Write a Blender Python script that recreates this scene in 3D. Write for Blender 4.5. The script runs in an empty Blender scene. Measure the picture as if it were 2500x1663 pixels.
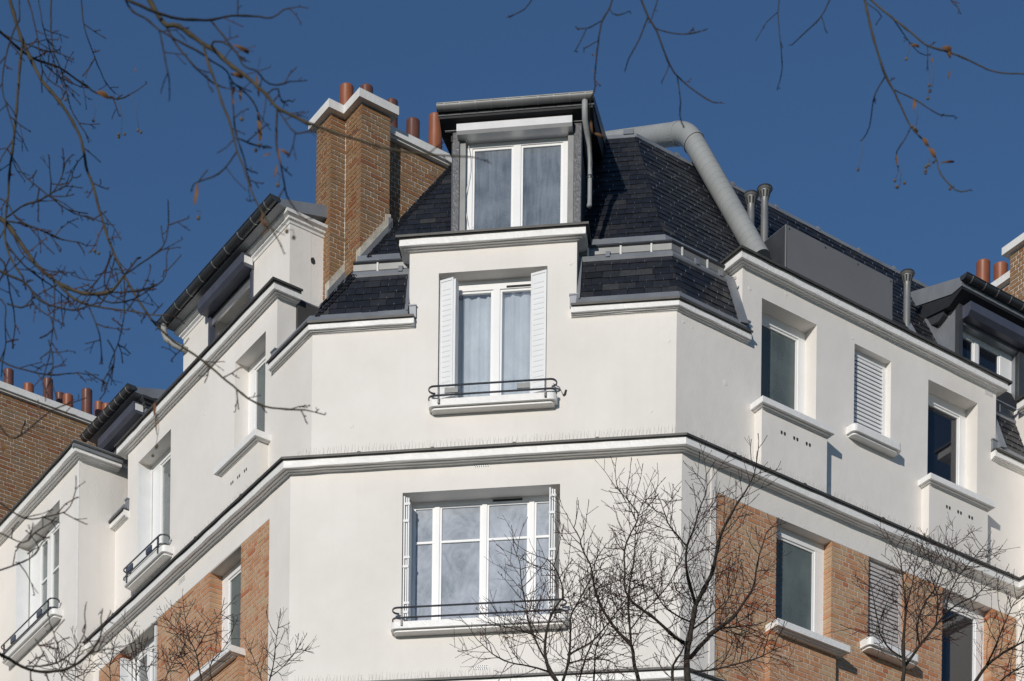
import bpy, bmesh, math, random
from math import sin, cos, tan, radians, pi, sqrt, atan2
from mathutils import Vector, Matrix, noise

random.seed(7)
scene = bpy.context.scene
COL = scene.collection

# ------------------------------------------------------------------ camera
FPX, YH, ROLL = 5667.7, 4329.25, radians(-0.6395)       # focal length, horizon and roll in pixels of the 2500 px photo
EYE = Vector((0, 0, 1.6))
cam_d = bpy.data.cameras.new('camera')
cam = bpy.data.objects.new('camera', cam_d); COL.objects.link(cam)
cam_d.sensor_width = 36.0
cam_d.lens = FPX / 2500 * 36.0
cam_d.clip_end = 5000
cam_d.shift_x = 39.0 / 2500
cam_d.shift_y = (YH - 831.5) / 2500
cam_d.dof.use_dof = True
cam_d.dof.focus_distance = 30.0
cam_d.dof.aperture_fstop = 8.0
cam.matrix_world = Matrix.Translation(EYE) @ Matrix.Rotation(radians(90), 4, 'X') @ Matrix.Rotation(-ROLL, 4, 'Z')
scene.camera = cam

# ------------------------------------------------------------------ sky, sun, exposure
SUN_AZ, SUN_EL = radians(21.3), radians(14.5)            # azimuth from -Y towards -X
to_sun = Vector((-sin(SUN_AZ) * cos(SUN_EL), -cos(SUN_AZ) * cos(SUN_EL), sin(SUN_EL)))
world = bpy.data.worlds.new('World'); scene.world = world; world.use_nodes = True
wn = world.node_tree.nodes; wl = world.node_tree.links
bg = wn['Background']
sky = wn.new('ShaderNodeTexSky'); sky.sky_type = 'NISHITA'; sky.sun_disc = False
sky.sun_elevation = SUN_EL
sky.sun_rotation = atan2(to_sun.x, to_sun.y)
sky.altitude = 60; sky.air_density = 1.0; sky.dust_density = 0.0; sky.ozone_density = 5.2
wl.new(sky.outputs[0], bg.inputs[0]); bg.inputs[1].default_value = 0.085
sun_d = bpy.data.lights.new('sun', 'SUN'); sun_d.energy = 3.0; sun_d.angle = radians(0.53); sun_d.color = (1.0, 0.94, 0.86)
sun = bpy.data.objects.new('sun', sun_d); COL.objects.link(sun)
sun.rotation_euler = (-to_sun).to_track_quat('-Z', 'Y').to_euler()
sun.location = (0, 0, 60)
vs = scene.view_settings
vs.view_transform = 'Standard'; vs.look = 'None'; vs.exposure = 0.0; vs.gamma = 1.0; vs.use_curve_mapping = False
scene.render.resolution_x = 1024; scene.render.resolution_y = 681

# ------------------------------------------------------------------ frames: walls as planes, pixels to points on them
def ray(x, y):
    c, s = cos(ROLL), sin(ROLL); dx, dy = x - 1250, y - 831.5
    return Vector(((c * dx - s * dy) / FPX, 1.0, (YH - (s * dx + c * dy + 831.5)) / FPX))
def at_depth(x, y, Y): return EYE + ray(x, y) * Y
Z3 = Vector((0, 0, 1))
T_L, T_F = radians(-34.735), radians(-82.92)
uL = Vector((sin(T_L), cos(T_L), 0)); uR = Vector((cos(T_L), -sin(T_L), 0)); uF = Vector((-sin(T_F), -cos(T_F), 0))
nF = Vector((uF.y, -uF.x, 0)); nL = -uR; nR = -uL
class Wall:
    def __init__(self, o, u, n):
        self.o = Vector((o[0], o[1], 0)); self.u = u; self.n = n
    def w(self, s, z, d=0.0): return self.o + self.u * s + self.n * d + Z3 * z
    def hit(self, x, y, d=0.0):
        r = ray(x, y); o = self.o + self.n * d
        t = (o - EYE).dot(self.n) / r.dot(self.n); p = EYE + r * t
        return (p - self.o).dot(self.u), p.z
    def rot(self):
        v = Z3.cross(self.u)
        return Matrix(((self.u.x, v.x, 0), (self.u.y, v.y, 0), (0, 0, 1))).to_4x4()
    def moved(self, s, d): return Wall(self.w(s, 0, d), self.u, self.n)
_a = at_depth(709.5, 1156, 29.9)
F = Wall(_a, uF, nF)
_b = F.hit(1665, 1108)[0]
L = Wall(_a, uL, nL)
R = Wall(F.w(_b, 0), uR, nR)
F2, L2, R2 = F.moved(0, -.25), L.moved(0, -.326), R.moved(0, -.252)
def isect(w1, d1, w2, d2):
    a, b = w1.w(0, 0, d1), w2.w(0, 0, d2); c = b - a
    den = w1.u.x * w2.u.y - w1.u.y * w2.u.x
    return (c.x * w2.u.y - c.y * w2.u.x) / den           # s on w1
def sof(w, P): return (P - w.o).dot(w.u)
A0, B0 = F.w(0, 0), R.w(0, 0)
A2 = F2.w(isect(F2, 0, L2, 0), 0); B2 = F2.w(isect(F2, 0, R2, 0), 0)

# ------------------------------------------------------------------ materials
def nodemat(name):
    m = bpy.data.materials.new(name); m.use_nodes = True
    nt = m.node_tree; b = nt.nodes['Principled BSDF']
    return m, nt, b
def N(nt, t, **kw):
    n = nt.nodes.new(t)
    for k, v in kw.items():
        if k in n.inputs: n.inputs[k].default_value = v
        else: setattr(n, k, v)
    return n
def ramp(nt, stops, fac=None):
    r = nt.nodes.new('ShaderNodeValToRGB'); e = r.color_ramp.elements
    while len(e) < len(stops): e.new(0.5)
    for i, (p, c) in enumerate(stops): e[i].position = p; e[i].color = (*c, 1)
    if fac: nt.links.new(fac, r.inputs[0])
    return r
def coords(nt):
    return nt.nodes.new('ShaderNodeTexCoord').outputs['Object']
def mat_simple(name, c1, c2, rough=.7, scale=3.0, bump=0.0, bscale=60.0, metal=0.0, spec=.5, detail=4, stretch=None, coat=0.0):
    m, nt, b = nodemat(name); co = coords(nt)
    if stretch:
        mp = N(nt, 'ShaderNodeMapping'); mp.inputs['Scale'].default_value = stretch
        nt.links.new(co, mp.inputs[0]); co = mp.outputs[0]
    n = N(nt, 'ShaderNodeTexNoise', Scale=scale, Detail=detail, Roughness=.6); nt.links.new(co, n.inputs['Vector'])
    r = ramp(nt, [(.3, c1), (.7, c2)], n.outputs[0]); nt.links.new(r.outputs[0], b.inputs['Base Color'])
    b.inputs['Roughness'].default_value = rough; b.inputs['Metallic'].default_value = metal
    b.inputs['Specular IOR Level'].default_value = spec
    if coat: b.inputs['Coat Weight'].default_value = coat
    if bump:
        n2 = N(nt, 'ShaderNodeTexNoise', Scale=bscale, Detail=3, Roughness=.6); nt.links.new(co, n2.inputs['Vector'])
        bp = N(nt, 'ShaderNodeBump', Strength=1.0, Distance=bump); nt.links.new(n2.outputs[0], bp.inputs['Height'])
        nt.links.new(bp.outputs[0], b.inputs['Normal'])
    return m
def mat_stucco(name, base, bump, bscale, patch=.03):
    m, nt, b = nodemat(name); co = coords(nt)
    n = N(nt, 'ShaderNodeTexNoise', Scale=.55, Detail=5, Roughness=.62); nt.links.new(co, n.inputs['Vector'])
    lo = [c * (1 - patch * 2) for c in base]; hi = [min(1, c * (1 + patch)) for c in base]
    lo[2] *= .985
    r = ramp(nt, [(.32, lo), (.66, hi)], n.outputs[0])
    # faint rain streaks running down the render
    mp = N(nt, 'ShaderNodeMapping'); mp.inputs['Scale'].default_value = (5.0, 5.0, .22); nt.links.new(co, mp.inputs[0])
    n3 = N(nt, 'ShaderNodeTexNoise', Scale=1.6, Detail=4, Roughness=.65); nt.links.new(mp.outputs[0], n3.inputs['Vector'])
    r3 = ramp(nt, [(.52, (1, 1, 1)), (.80, (.975, .972, .965))], n3.outputs[0])
    mx = N(nt, 'ShaderNodeMix', data_type='RGBA', blend_type='MULTIPLY'); mx.inputs[0].default_value = 1
    nt.links.new(r.outputs[0], mx.inputs[6]); nt.links.new(r3.outputs[0], mx.inputs[7])
    nt.links.new(mx.outputs[2], b.inputs['Base Color'])
    b.inputs['Roughness'].default_value = .82; b.inputs['Specular IOR Level'].default_value = .25
    n2 = N(nt, 'ShaderNodeTexNoise', Scale=bscale, Detail=3, Roughness=.55); nt.links.new(co, n2.inputs['Vector'])
    n4 = N(nt, 'ShaderNodeTexNoise', Scale=2.3, Detail=4, Roughness=.5); nt.links.new(co, n4.inputs['Vector'])
    b1 = N(nt, 'ShaderNodeBump', Strength=1.0, Distance=bump); nt.links.new(n2.outputs[0], b1.inputs['Height'])
    b2 = N(nt, 'ShaderNodeBump', Strength=1.0, Distance=.012); nt.links.new(n4.outputs[0], b2.inputs['Height'])
    nt.links.new(b2.outputs[0], b1.inputs['Normal']); nt.links.new(b1.outputs[0], b.inputs['Normal'])
    return m
def mat_pieces(name, stops, rough, nscale=25.0, bump=.002, spec=.4, var=.25, roughvar=0.0):
    # colour of each piece from its own 'rnd' attribute, plus grain
    m, nt, b = nodemat(name); co = coords(nt)
    a = N(nt, 'ShaderNodeAttribute', attribute_name='rnd')
    r = ramp(nt, stops, a.outputs['Fac']); r.color_ramp.interpolation = 'LINEAR'
    n = N(nt, 'ShaderNodeTexNoise', Scale=nscale, Detail=5, Roughness=.65); nt.links.new(co, n.inputs['Vector'])
    r2 = ramp(nt, [(.25, (1 - var, 1 - var, 1 - var)), (.75, (1 + var * .3,) * 3)], n.outputs[0])
    mx = N(nt, 'ShaderNodeMix', data_type='RGBA', blend_type='MULTIPLY'); mx.inputs[0].default_value = 1
    nt.links.new(r.outputs[0], mx.inputs[6]); nt.links.new(r2.outputs[0], mx.inputs[7])
    nt.links.new(mx.outputs[2], b.inputs['Base Color'])
    b.inputs['Roughness'].default_value = rough; b.inputs['Specular IOR Level'].default_value = spec
    if roughvar:
        mr = N(nt, 'ShaderNodeMapRange'); nt.links.new(a.outputs['Fac'], mr.inputs[0])
        mr.inputs[3].default_value = rough - roughvar; mr.inputs[4].default_value = rough + roughvar
        nt.links.new(mr.outputs[0], b.inputs['Roughness'])
    bp = N(nt, 'ShaderNodeBump', Strength=1.0, Distance=bump); nt.links.new(n.outputs[0], bp.inputs['Height'])
    nt.links.new(bp.outputs[0], b.inputs['Normal'])
    return m
def mat_glass(name, dust, amount, streak=(14, 14, 1.6), pat=.5, tint=(.75, .8, .8), rough=.03, curl=False):
    # window glass: clear pane that reflects, with a film of dust or condensation on it
    m = bpy.data.materials.new(name); m.use_nodes = True; nt = m.node_tree; nt.nodes.clear()
    out = N(nt, 'ShaderNodeOutputMaterial'); co = coords(nt)
    tr = N(nt, 'ShaderNodeBsdfTransparent'); tr.inputs[0].default_value = (*tint, 1)
    gl = N(nt, 'ShaderNodeBsdfGlossy', Roughness=rough); gl.inputs[0].default_value = (1, 1, 1, 1)
    fr = N(nt, 'ShaderNodeFresnel', IOR=1.52)
    mul = N(nt, 'ShaderNodeMath', operation='MULTIPLY'); mul.inputs[1].default_value = 1.8; nt.links.new(fr.outputs[0], mul.inputs[0])
    m1 = N(nt, 'ShaderNodeMixShader'); nt.links.new(mul.outputs[0], m1.inputs[0]); nt.links.new(tr.outputs[0], m1.inputs[1]); nt.links.new(gl.outputs[0], m1.inputs[2])
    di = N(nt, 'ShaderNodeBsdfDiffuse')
    mp = N(nt, 'ShaderNodeMapping'); mp.inputs['Scale'].default_value = streak; nt.links.new(co, mp.inputs[0])
    n = N(nt, 'ShaderNodeTexNoise', Scale=1.0, Detail=6, Roughness=.7); n.inputs['Distortion'].default_value = 2.2 if curl else .4
    nt.links.new(mp.outputs[0], n.inputs['Vector'])
    n2 = N(nt, 'ShaderNodeTexNoise', Scale=2.1, Detail=3, Roughness=.6); nt.links.new(co, n2.inputs['Vector'])
    ad = N(nt, 'ShaderNodeMath', operation='ADD'); nt.links.new(n.outputs[0], ad.inputs[0]); nt.links.new(n2.outputs[0], ad.inputs[1])
    mr = N(nt, 'ShaderNodeMapRange'); mr.inputs[1].default_value = .75; mr.inputs[2].default_value = 1.3
    mr.inputs[3].default_value = amount * (1 - pat); mr.inputs[4].default_value = min(1, amount * (1 + pat)); nt.links.new(ad.outputs[0], mr.inputs[0])
    sp = N(nt, 'ShaderNodeTexNoise', Scale=38.0, Detail=2, Roughness=.5); nt.links.new(co, sp.inputs['Vector'])
    sr = N(nt, 'ShaderNodeMapRange'); sr.inputs[1].default_value = .68; sr.inputs[2].default_value = .78; sr.inputs[4].default_value = .18 * pat * 2; nt.links.new(sp.outputs[0], sr.inputs[0])
    ad2 = N(nt, 'ShaderNodeMath', operation='ADD', use_clamp=True); nt.links.new(mr.outputs[0], ad2.inputs[0]); nt.links.new(sr.outputs[0], ad2.inputs[1])
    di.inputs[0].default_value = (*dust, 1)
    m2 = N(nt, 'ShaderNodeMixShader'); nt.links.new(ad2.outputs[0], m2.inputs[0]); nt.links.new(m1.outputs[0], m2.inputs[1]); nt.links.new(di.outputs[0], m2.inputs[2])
    nt.links.new(m2.outputs[0], out.inputs[0])
    return m
def mat_slats_dark(name, c, rough=.5, metal=0.0): return mat_simple(name, [x * .8 for x in c], [min(1, x * 1.15) for x in c], rough, 6, metal=metal)

M = {}
M['stucco'] = mat_stucco('white_render', (.80, .765, .722), .0014, 55, .042)
M['stucco_rough'] = mat_stucco('rough_white_render', (.79, .757, .715), .0042, 60)
M['cornice'] = mat_simple('white_cornice_paint', (.80, .79, .765), (.87, .865, .845), .42, 9, .006, 22, spec=.5)
M['upvc'] = mat_simple('white_window_paint', (.82, .82, .81), (.86, .86, .85), .35, 4)
M['shutter'] = mat_simple('white_shutter_paint', (.74, .75, .75), (.80, .81, .81), .45, 5)
M['wood_grey'] = mat_simple('weathered_grey_slats', (.42, .39, .375), (.60, .57, .55), .8, 5, .002, 40, stretch=(1, 1, 9))
M['mortar'] = mat_simple('mortar', (.52, .48, .42), (.64, .60, .53), .95, 6, .003, 80)
M['mortar_dark'] = mat_simple('old_mortar', (.58, .56, .51), (.76, .74, .69), .95, 6, .003, 80)
M['brick'] = mat_pieces('yellow_orange_brick', [(0, (.45, .165, .075)), (.2, (.50, .235, .115)), (.5, (.53, .285, .155)), (.75, (.53, .318, .182)), (1, (.52, .345, .20))], .85, 22, .002)
M['brick_old'] = mat_pieces('brown_chimney_brick', [(0, (.26, .110, .050)), (.3, (.285, .148, .068)), (.65, (.295, .172, .084)), (1, (.255, .163, .088))], .88, 20, .003, var=.38)
M['slate'] = mat_pieces('slate', [(0, (.018, .020, .025)), (.55, (.024, .026, .032)), (.85, (.033, .035, .039)), (1, (.052, .053, .055))], .46, 14, .0015, spec=.38, var=.4, roughvar=.12)
M['slate_bed'] = mat_simple('slate_underlay', (.012, .013, .016), (.02, .021, .025), .8, 4)
M['zinc'] = mat_simple('zinc', (.20, .215, .235), (.30, .315, .335), .48, 2.2, .002, 9, metal=.35, stretch=(1, 1, .6))
M['zinc_dark'] = mat_simple('dark_zinc', (.052, .056, .062), (.085, .09, .098), .42, 3, metal=.3)
M['flashing'] = mat_simple('dark_drip_edge', (.060, .058, .052), (.095, .092, .086), .5, 5, metal=.2)
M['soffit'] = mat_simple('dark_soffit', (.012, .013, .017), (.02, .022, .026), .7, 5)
M['gutter'] = mat_simple('grey_gutter', (.17, .175, .17), (.23, .235, .23), .45, 4, metal=.25)
M['gutter_dark'] = mat_simple('charcoal_gutter', (.045, .05, .056), (.07, .075, .082), .38, 4, metal=.3)
M['anthracite'] = mat_simple('anthracite_box', (.075, .082, .115), (.10, .108, .145), .4, 4, metal=.15)
M['alu'] = mat_simple('aluminium', (.46, .46, .47), (.58, .58, .58), .33, 5, metal=.75)
M['alu_box'] = mat_simple('satin_aluminium', (.55, .55, .555), (.63, .63, .635), .36, 5, metal=.25)
M['blackwood'] = mat_simple('gloss_black_timber', (.055, .057, .061), (.11, .11, .115), .34, 26, .006, 40, spec=.8, stretch=(1.6, 1.6, .5))
M['duct'] = mat_simple('grey_painted_duct', (.265, .275, .272), (.325, .335, .33), .6, 2.5, .001, 30)
M['housing'] = mat_simple('grey_metal_housing', (.155, .155, .160), (.17, .17, .175), .5, 1.5)
M['terracotta'] = mat_simple('terracotta', (.22, .068, .030), (.31, .105, .045), .42, 6, stretch=(1, 1, .5))
M['terracotta_dark'] = mat_simple('glazed_brown_clay', (.10, .045, .035), (.17, .07, .045), .28, 6)
M['cap'] = mat_simple('painted_concrete', (.66, .65, .62), (.78, .77, .74), .75, 5, .004, 20)
M['cement'] = mat_simple('cement_fillet', (.38, .36, .30), (.56, .53, .46), .9, 5, .010, 18)
M['iron'] = mat_simple('dark_painted_iron', (.030, .033, .040), (.065, .068, .075), .33, 12, .003, 60, spec=.7)
M['iron_blue'] = mat_simple('blue_painted_iron', (.030, .045, .085), (.045, .062, .105), .4, 12)
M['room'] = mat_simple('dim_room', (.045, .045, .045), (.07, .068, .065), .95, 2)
M['curtain'] = mat_simple('sheer_curtain', (.72, .74, .78), (.84, .86, .88), .95, 5)
M['curtain_warm'] = mat_simple('net_curtain', (.48, .46, .42), (.60, .58, .53), .95, 5)
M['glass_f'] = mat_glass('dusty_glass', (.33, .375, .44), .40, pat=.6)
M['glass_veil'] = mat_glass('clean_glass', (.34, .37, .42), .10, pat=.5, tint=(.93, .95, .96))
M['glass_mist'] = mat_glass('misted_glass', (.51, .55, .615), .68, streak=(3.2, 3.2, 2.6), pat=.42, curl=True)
M['glass_c'] = mat_glass('clear_glass', (.30, .33, .33), .30, pat=.4)
M['glass_frost'] = mat_glass('frosted_glass', (.165, .20, .20), .72, streak=(2.4, 2.4, .12), pat=.3, rough=.12)
M['glass_blue'] = mat_glass('dark_glass', (.08, .095, .13), .10, pat=.3, tint=(.90, .92, .95))
M['grille'] = mat_simple('vent_shadow', (.02, .02, .02), (.04, .04, .04), .9, 3)
M['label'] = mat_simple('white_label', (.75, .75, .75), (.8, .8, .8), .5, 3)
M['spike'] = mat_simple('spike_wire', (.22, .21, .19), (.34, .33, .30), .45, 5, metal=.4)
M['hook'] = mat_simple('steel_hook', (.50, .51, .53), (.62, .63, .65), .30, 5, metal=.9)
M['bark'] = mat_simple('grey_brown_bark', (.024, .019, .015), (.058, .047, .036), .85, 18, .004, 60, spec=.3)
M['bark_tan'] = mat_simple('olive_tan_bark', (.036, .029, .018), (.092, .073, .042), .8, 14, .003, 60, spec=.3)
M['twig'] = mat_simple('dark_twig', (.020, .012, .010), (.046, .026, .020), .7, 9, spec=.35)
M['twig_red'] = mat_simple('reddish_twig', (.050, .022, .020), (.085, .040, .032), .65, 9, spec=.35)
M['dry_leaf'] = mat_simple('dry_brown_bract', (.085, .040, .016), (.17, .080, .030), .75, 14)
M['berry'] = mat_simple('dry_fruit', (.085, .060, .032), (.17, .125, .065), .8, 12)
M['asphalt'] = mat_simple('asphalt', (.040, .040, .042), (.062, .062, .064), .9, 8, .006, 60)
M['paving'] = mat_simple('pavement', (.20, .195, .185), (.29, .28, .265), .9, 5, .004, 40)
M['earth'] = mat_simple('open_ground', (.05, .05, .042), (.09, .085, .07), .95, .3)
M['paint_line'] = mat_simple('road_paint', (.62, .62, .60), (.74, .74, .72), .7, 4)
M['stone_base'] = mat_stucco('stone_plinth', (.44, .42, .38), .004, 30)

# ------------------------------------------------------------------ objects
def link(name, me, parent=None, **props):
    o = bpy.data.objects.new(name, me); COL.objects.link(o)
    if parent is not None:
        o.parent = parent; o.matrix_parent_inverse = parent_inv(parent)
    for k, v in props.items(): o[k] = v
    return o
def parent_inv(p):
    m = Matrix.Identity(4); chain = []
    while p is not None: chain.append(p); p = p.parent
    for q in reversed(chain): m = m @ (q.matrix_parent_inverse @ q.matrix_basis)
    return m.inverted()
def thing(name, loc, label, category, group=None):
    o = bpy.data.objects.new(name, None); COL.objects.link(o); o.location = loc
    o['label'] = label; o['category'] = category
    if group: o['group'] = group
    o.empty_display_size = .3
    return o
class MB:
    def __init__(self): self.v = []; self.f = []; self.r = []
    def add(self, vs, fs, r=.5):
        k = len(self.v); self.v += [tuple(p) for p in vs]
        for f in fs: self.f.append([k + i for i in f]); self.r.append(r)
    def hexa(self, p, r=.5):                                # 8 points: bottom ring then top ring
        self.add(p, [(0, 1, 2, 3), (4, 5, 6, 7), (0, 1, 5, 4), (1, 2, 6, 5), (2, 3, 7, 6), (3, 0, 4, 7)], r)
    def box(self, w, s0, s1, z0, z1, d0, d1, r=.5):
        self.hexa([w.w(s0, z0, d0), w.w(s1, z0, d0), w.w(s1, z0, d1), w.w(s0, z0, d1),
                   w.w(s0, z1, d0), w.w(s1, z1, d0), w.w(s1, z1, d1), w.w(s0, z1, d1)], r)
    def prism(self, w, prof, s0, s1, r=.5):                 # profile of (d, z) run along the wall
        n = len(prof)
        p = [w.w(s0, z, d) for d, z in prof] + [w.w(s1, z, d) for d, z in prof]
        fs = [tuple(range(n)), tuple(range(n, 2 * n))] + [(i, (i + 1) % n, n + (i + 1) % n, n + i) for i in range(n)]
        self.add(p, fs, r)
    def slab(self, w, outline, z0, z1, r=.5, inset=0.0):    # outline of (s, d) standing between two heights
        n = len(outline); p = [w.w(s, z0, d) for s, d in outline] + [w.w(s, z1, d) for s, d in outline]
        fs = [tuple(range(n)), tuple(range(n, 2 * n))] + [(i, (i + 1) % n, n + (i + 1) % n, n + i) for i in range(n)]
        self.add(p, fs, r)
    def sheet(self, w, poly, d0, d1, r=.5):                 # polygon of (s, z) with thickness
        n = len(poly); p = [w.w(s, z, d0) for s, z in poly] + [w.w(s, z, d1) for s, z in poly]
        fs = [tuple(range(n)), tuple(range(n, 2 * n))] + [(i, (i + 1) % n, n + (i + 1) % n, n + i) for i in range(n)]
        self.add(p, fs, r)
    def tube(self, pts, rad, n=6, caps=True, r=.5):
        pts = [Vector(p) for p in pts]
        if not isinstance(rad, (list, tuple)): rad = [rad] * len(pts)
        k = len(self.v); up = Vector((.31, .17, .93)); px = None
        for i, p in enumerate(pts):
            t = (pts[min(i + 1, len(pts) - 1)] - pts[max(i - 1, 0)])
            if t.length < 1e-9: t = Vector((0, 0, 1))
            t.normalize()
            if px is None:
                px = t.cross(up)
                if px.length < .05: px = t.cross(Vector((1, 0, 0)))
            else: px = px - t * px.dot(t)
            px.normalize(); py = t.cross(px)
            for j in range(n):
                a = 2 * pi * j / n; self.v.append(tuple(p + (px * cos(a) + py * sin(a)) * rad[i]))
        for i in range(len(pts) - 1):
            for j in range(n):
                a, b = k + i * n + j, k + i * n + (j + 1) % n
                self.f.append([a, b, b + n, a + n]); self.r.append(r)
        if caps:
            self.f.append(list(range(k, k + n))); self.r.append(r)
            e = k + (len(pts) - 1) * n; self.f.append(list(range(e, e + n))); self.r.append(r)
    def lathe(self, c, prof, n=16, r=.5, axis=None):        # profile of (radius, height)
        k = len(self.v); m = len(prof)
        for rr, h in prof:
            for j in range(n):
                a = 2 * pi * j / n; self.v.append((c[0] + rr * cos(a), c[1] + rr * sin(a), c[2] + h))
        for i in range(m - 1):
            for j in range(n):
                a, b = k + i * n + j, k + i * n + (j + 1) % n
                self.f.append([a, b, b + n, a + n]); self.r.append(r)
        self.f.append(list(range(k, k + n))); self.r.append(r)
        self.f.append(list(range(k + (m - 1) * n, k + m * n))); self.r.append(r)
    def wavy(self, path, prof, amp=.0022, step=.22, seed=1, r=.5):
        """the same sweep with the slight unevenness of hand-run mouldings"""
        rs = random.Random(seed); P = [Vector((p[0], p[1], 0)) for p in path]; n = len(prof); nor = [(P[i + 1] - P[i]).normalized() for i in range(len(P) - 1)]; nor = [Vector((t.y, -t.x, 0)) for t in nor]; rings = []
        for i in range(len(P)):
            a, b = nor[max(i - 1, 0)], nor[min(i, len(nor) - 1)]; rings.append((P[i], (a + b) / (1 + a.dot(b))))
            if i < len(P) - 1:
                k = int((P[i + 1] - P[i]).length / step)
                for j in range(1, k): rings.append((P[i].lerp(P[i + 1], j / k), nor[i]))
        vs = []
        for p, mi in rings:
            oz = rs.gauss(0, amp)
            for d, z in prof: vs.append(p + mi * (d + (rs.gauss(0, amp) if d > .004 else 0)) + Z3 * (z + oz * .6 + (rs.gauss(0, amp * .5) if d > .004 else 0)))
        m = len(rings); fs = [tuple(range(n)), tuple(range((m - 1) * n, m * n))]
        for i in range(m - 1):
            for j in range(n): fs.append((i * n + j, i * n + (j + 1) % n, (i + 1) * n + (j + 1) % n, (i + 1) * n + j))
        self.add(vs, fs, r)
    def sweep(self, path, prof, r=.5, closed=False):        # plan path left to right seen from outside, closed profile (d, z)
        P = [Vector((p[0], p[1], 0)) for p in path]; n = len(prof); m = len(P)
        nor = []
        for i in range(m - 1):
            t = (P[i + 1] - P[i]).normalized(); nor.append(Vector((t.y, -t.x, 0)))
        vs = []
        for i in range(m):
            a, b = nor[max(i - 1, 0)], nor[min(i, m - 2)]
            mi = (a + b) / (1 + a.dot(b))
            vs += [P[i] + mi * d + Z3 * z for d, z in prof]
        fs = [tuple(range(n)), tuple(range((m - 1) * n, m * n))]
        for i in range(m - 1):
            for j in range(n): fs.append((i * n + j, i * n + (j + 1) % n, (i + 1) * n + (j + 1) % n, (i + 1) * n + j))
        self.add(vs, fs, r)
    def mesh(self, name, mat, smooth=False, rnd=False, bevel=0):
        me = bpy.data.meshes.new(name); me.from_pydata(self.v, [], self.f); me.materials.append(mat)
        bm = bmesh.new(); bm.from_mesh(me)
        if bevel:
            es = [e for e in bm.edges if len(e.link_faces) == 2]
            bmesh.ops.bevel(bm, geom=es, offset=bevel, segments=1, affect='EDGES', profile=.5)
        bmesh.ops.recalc_face_normals(bm, faces=bm.faces); bm.to_mesh(me); bm.free()
        if smooth: me.polygons.foreach_set('use_smooth', [True] * len(me.polygons))
        if rnd and not bevel:
            at = me.attributes.new('rnd', 'FLOAT', 'FACE'); at.data.foreach_set('value', self.r)
        return me
    def parts(self):                                        # connected pieces, each as a builder of its own
        par = list(range(len(self.v)))
        def find(i):
            while par[i] != i: par[i] = par[par[i]]; i = par[i]
            return i
        for f in self.f:
            for k in f[1:]: par[find(k)] = find(f[0])
        out = {}
        for f, r in zip(self.f, self.r):
            q, mp = out.setdefault(find(f[0]), (MB(), {}))
            for k in f:
                if k not in mp: mp[k] = len(q.v); q.v.append(self.v[k])
            q.f.append([mp[k] for k in f]); q.r.append(r)
        return [q for q, mp in out.values()]
    def build_each(self, name, mat, parent=None, **kw): return [q.build(name, mat, parent, **kw) for q in self.parts()]
    def build(self, name, mat, parent=None, smooth=False, rnd=False, bevel=0, **props):
        return link(name, self.mesh(name, mat, smooth, rnd, bevel), parent, **props)
def smooth_by_angle(o, deg=40):
    me = o.data; bm = bmesh.new(); bm.from_mesh(me)
    for f in bm.faces: f.smooth = True
    for e in bm.edges:
        if len(e.link_faces) != 2 or e.calc_face_angle(0) > radians(deg): e.smooth = False
    bm.to_mesh(me); bm.free(); return o

def wider(h, e=.007): return (h[0] - e, h[1] + e, h[2] - e, h[3] + e)
def wall_grid(mb, w, solids, holes, depth, d0=0.0):
    ss = sorted({round(v, 4) for a in solids + holes for v in a[:2]}); zs = sorted({round(v, 4) for a in solids + holes for v in a[2:]})
    def solid(i, j):
        if i < 0 or j < 0 or i >= len(ss) - 1 or j >= len(zs) - 1: return False
        s, z = (ss[i] + ss[i + 1]) / 2, (zs[j] + zs[j + 1]) / 2
        return any(a[0] < s < a[1] and a[2] < z < a[3] for a in solids) and not any(a[0] < s < a[1] and a[2] < z < a[3] for a in holes)
    idx = {}
    def V(i, j, k):
        if (i, j, k) not in idx:
            idx[i, j, k] = len(mb.v); mb.v.append(tuple(w.w(ss[i], zs[j], d0 - depth * k)))
        return idx[i, j, k]
    def f(*q): mb.f.append(list(q)); mb.r.append(.5)
    for i in range(len(ss) - 1):
        for j in range(len(zs) - 1):
            if not solid(i, j): continue
            for k in (0, 1): f(V(i, j, k), V(i + 1, j, k), V(i + 1, j + 1, k), V(i, j + 1, k))
            if not solid(i - 1, j): f(V(i, j, 0), V(i, j + 1, 0), V(i, j + 1, 1), V(i, j, 1))
            if not solid(i + 1, j): f(V(i + 1, j, 0), V(i + 1, j + 1, 0), V(i + 1, j + 1, 1), V(i + 1, j, 1))
            if not solid(i, j - 1): f(V(i, j, 0), V(i + 1, j, 0), V(i + 1, j, 1), V(i, j, 1))
            if not solid(i, j + 1): f(V(i, j + 1, 0), V(i + 1, j + 1, 0), V(i + 1, j + 1, 1), V(i, j + 1, 1))

# ================================================================== ground
def flat(name, pts, z, mat, kind='structure'):
    me = bpy.data.meshes.new(name); me.from_pydata([(x, y, z) for x, y in pts], [], [list(range(len(pts)))]); me.materials.append(mat)
    return link(name, me, None, kind=kind)
flat('ground', [(-1500, -1500), (1500, -1500), (1500, 1500), (-1500, 1500)], -.012, M['earth'])
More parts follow.
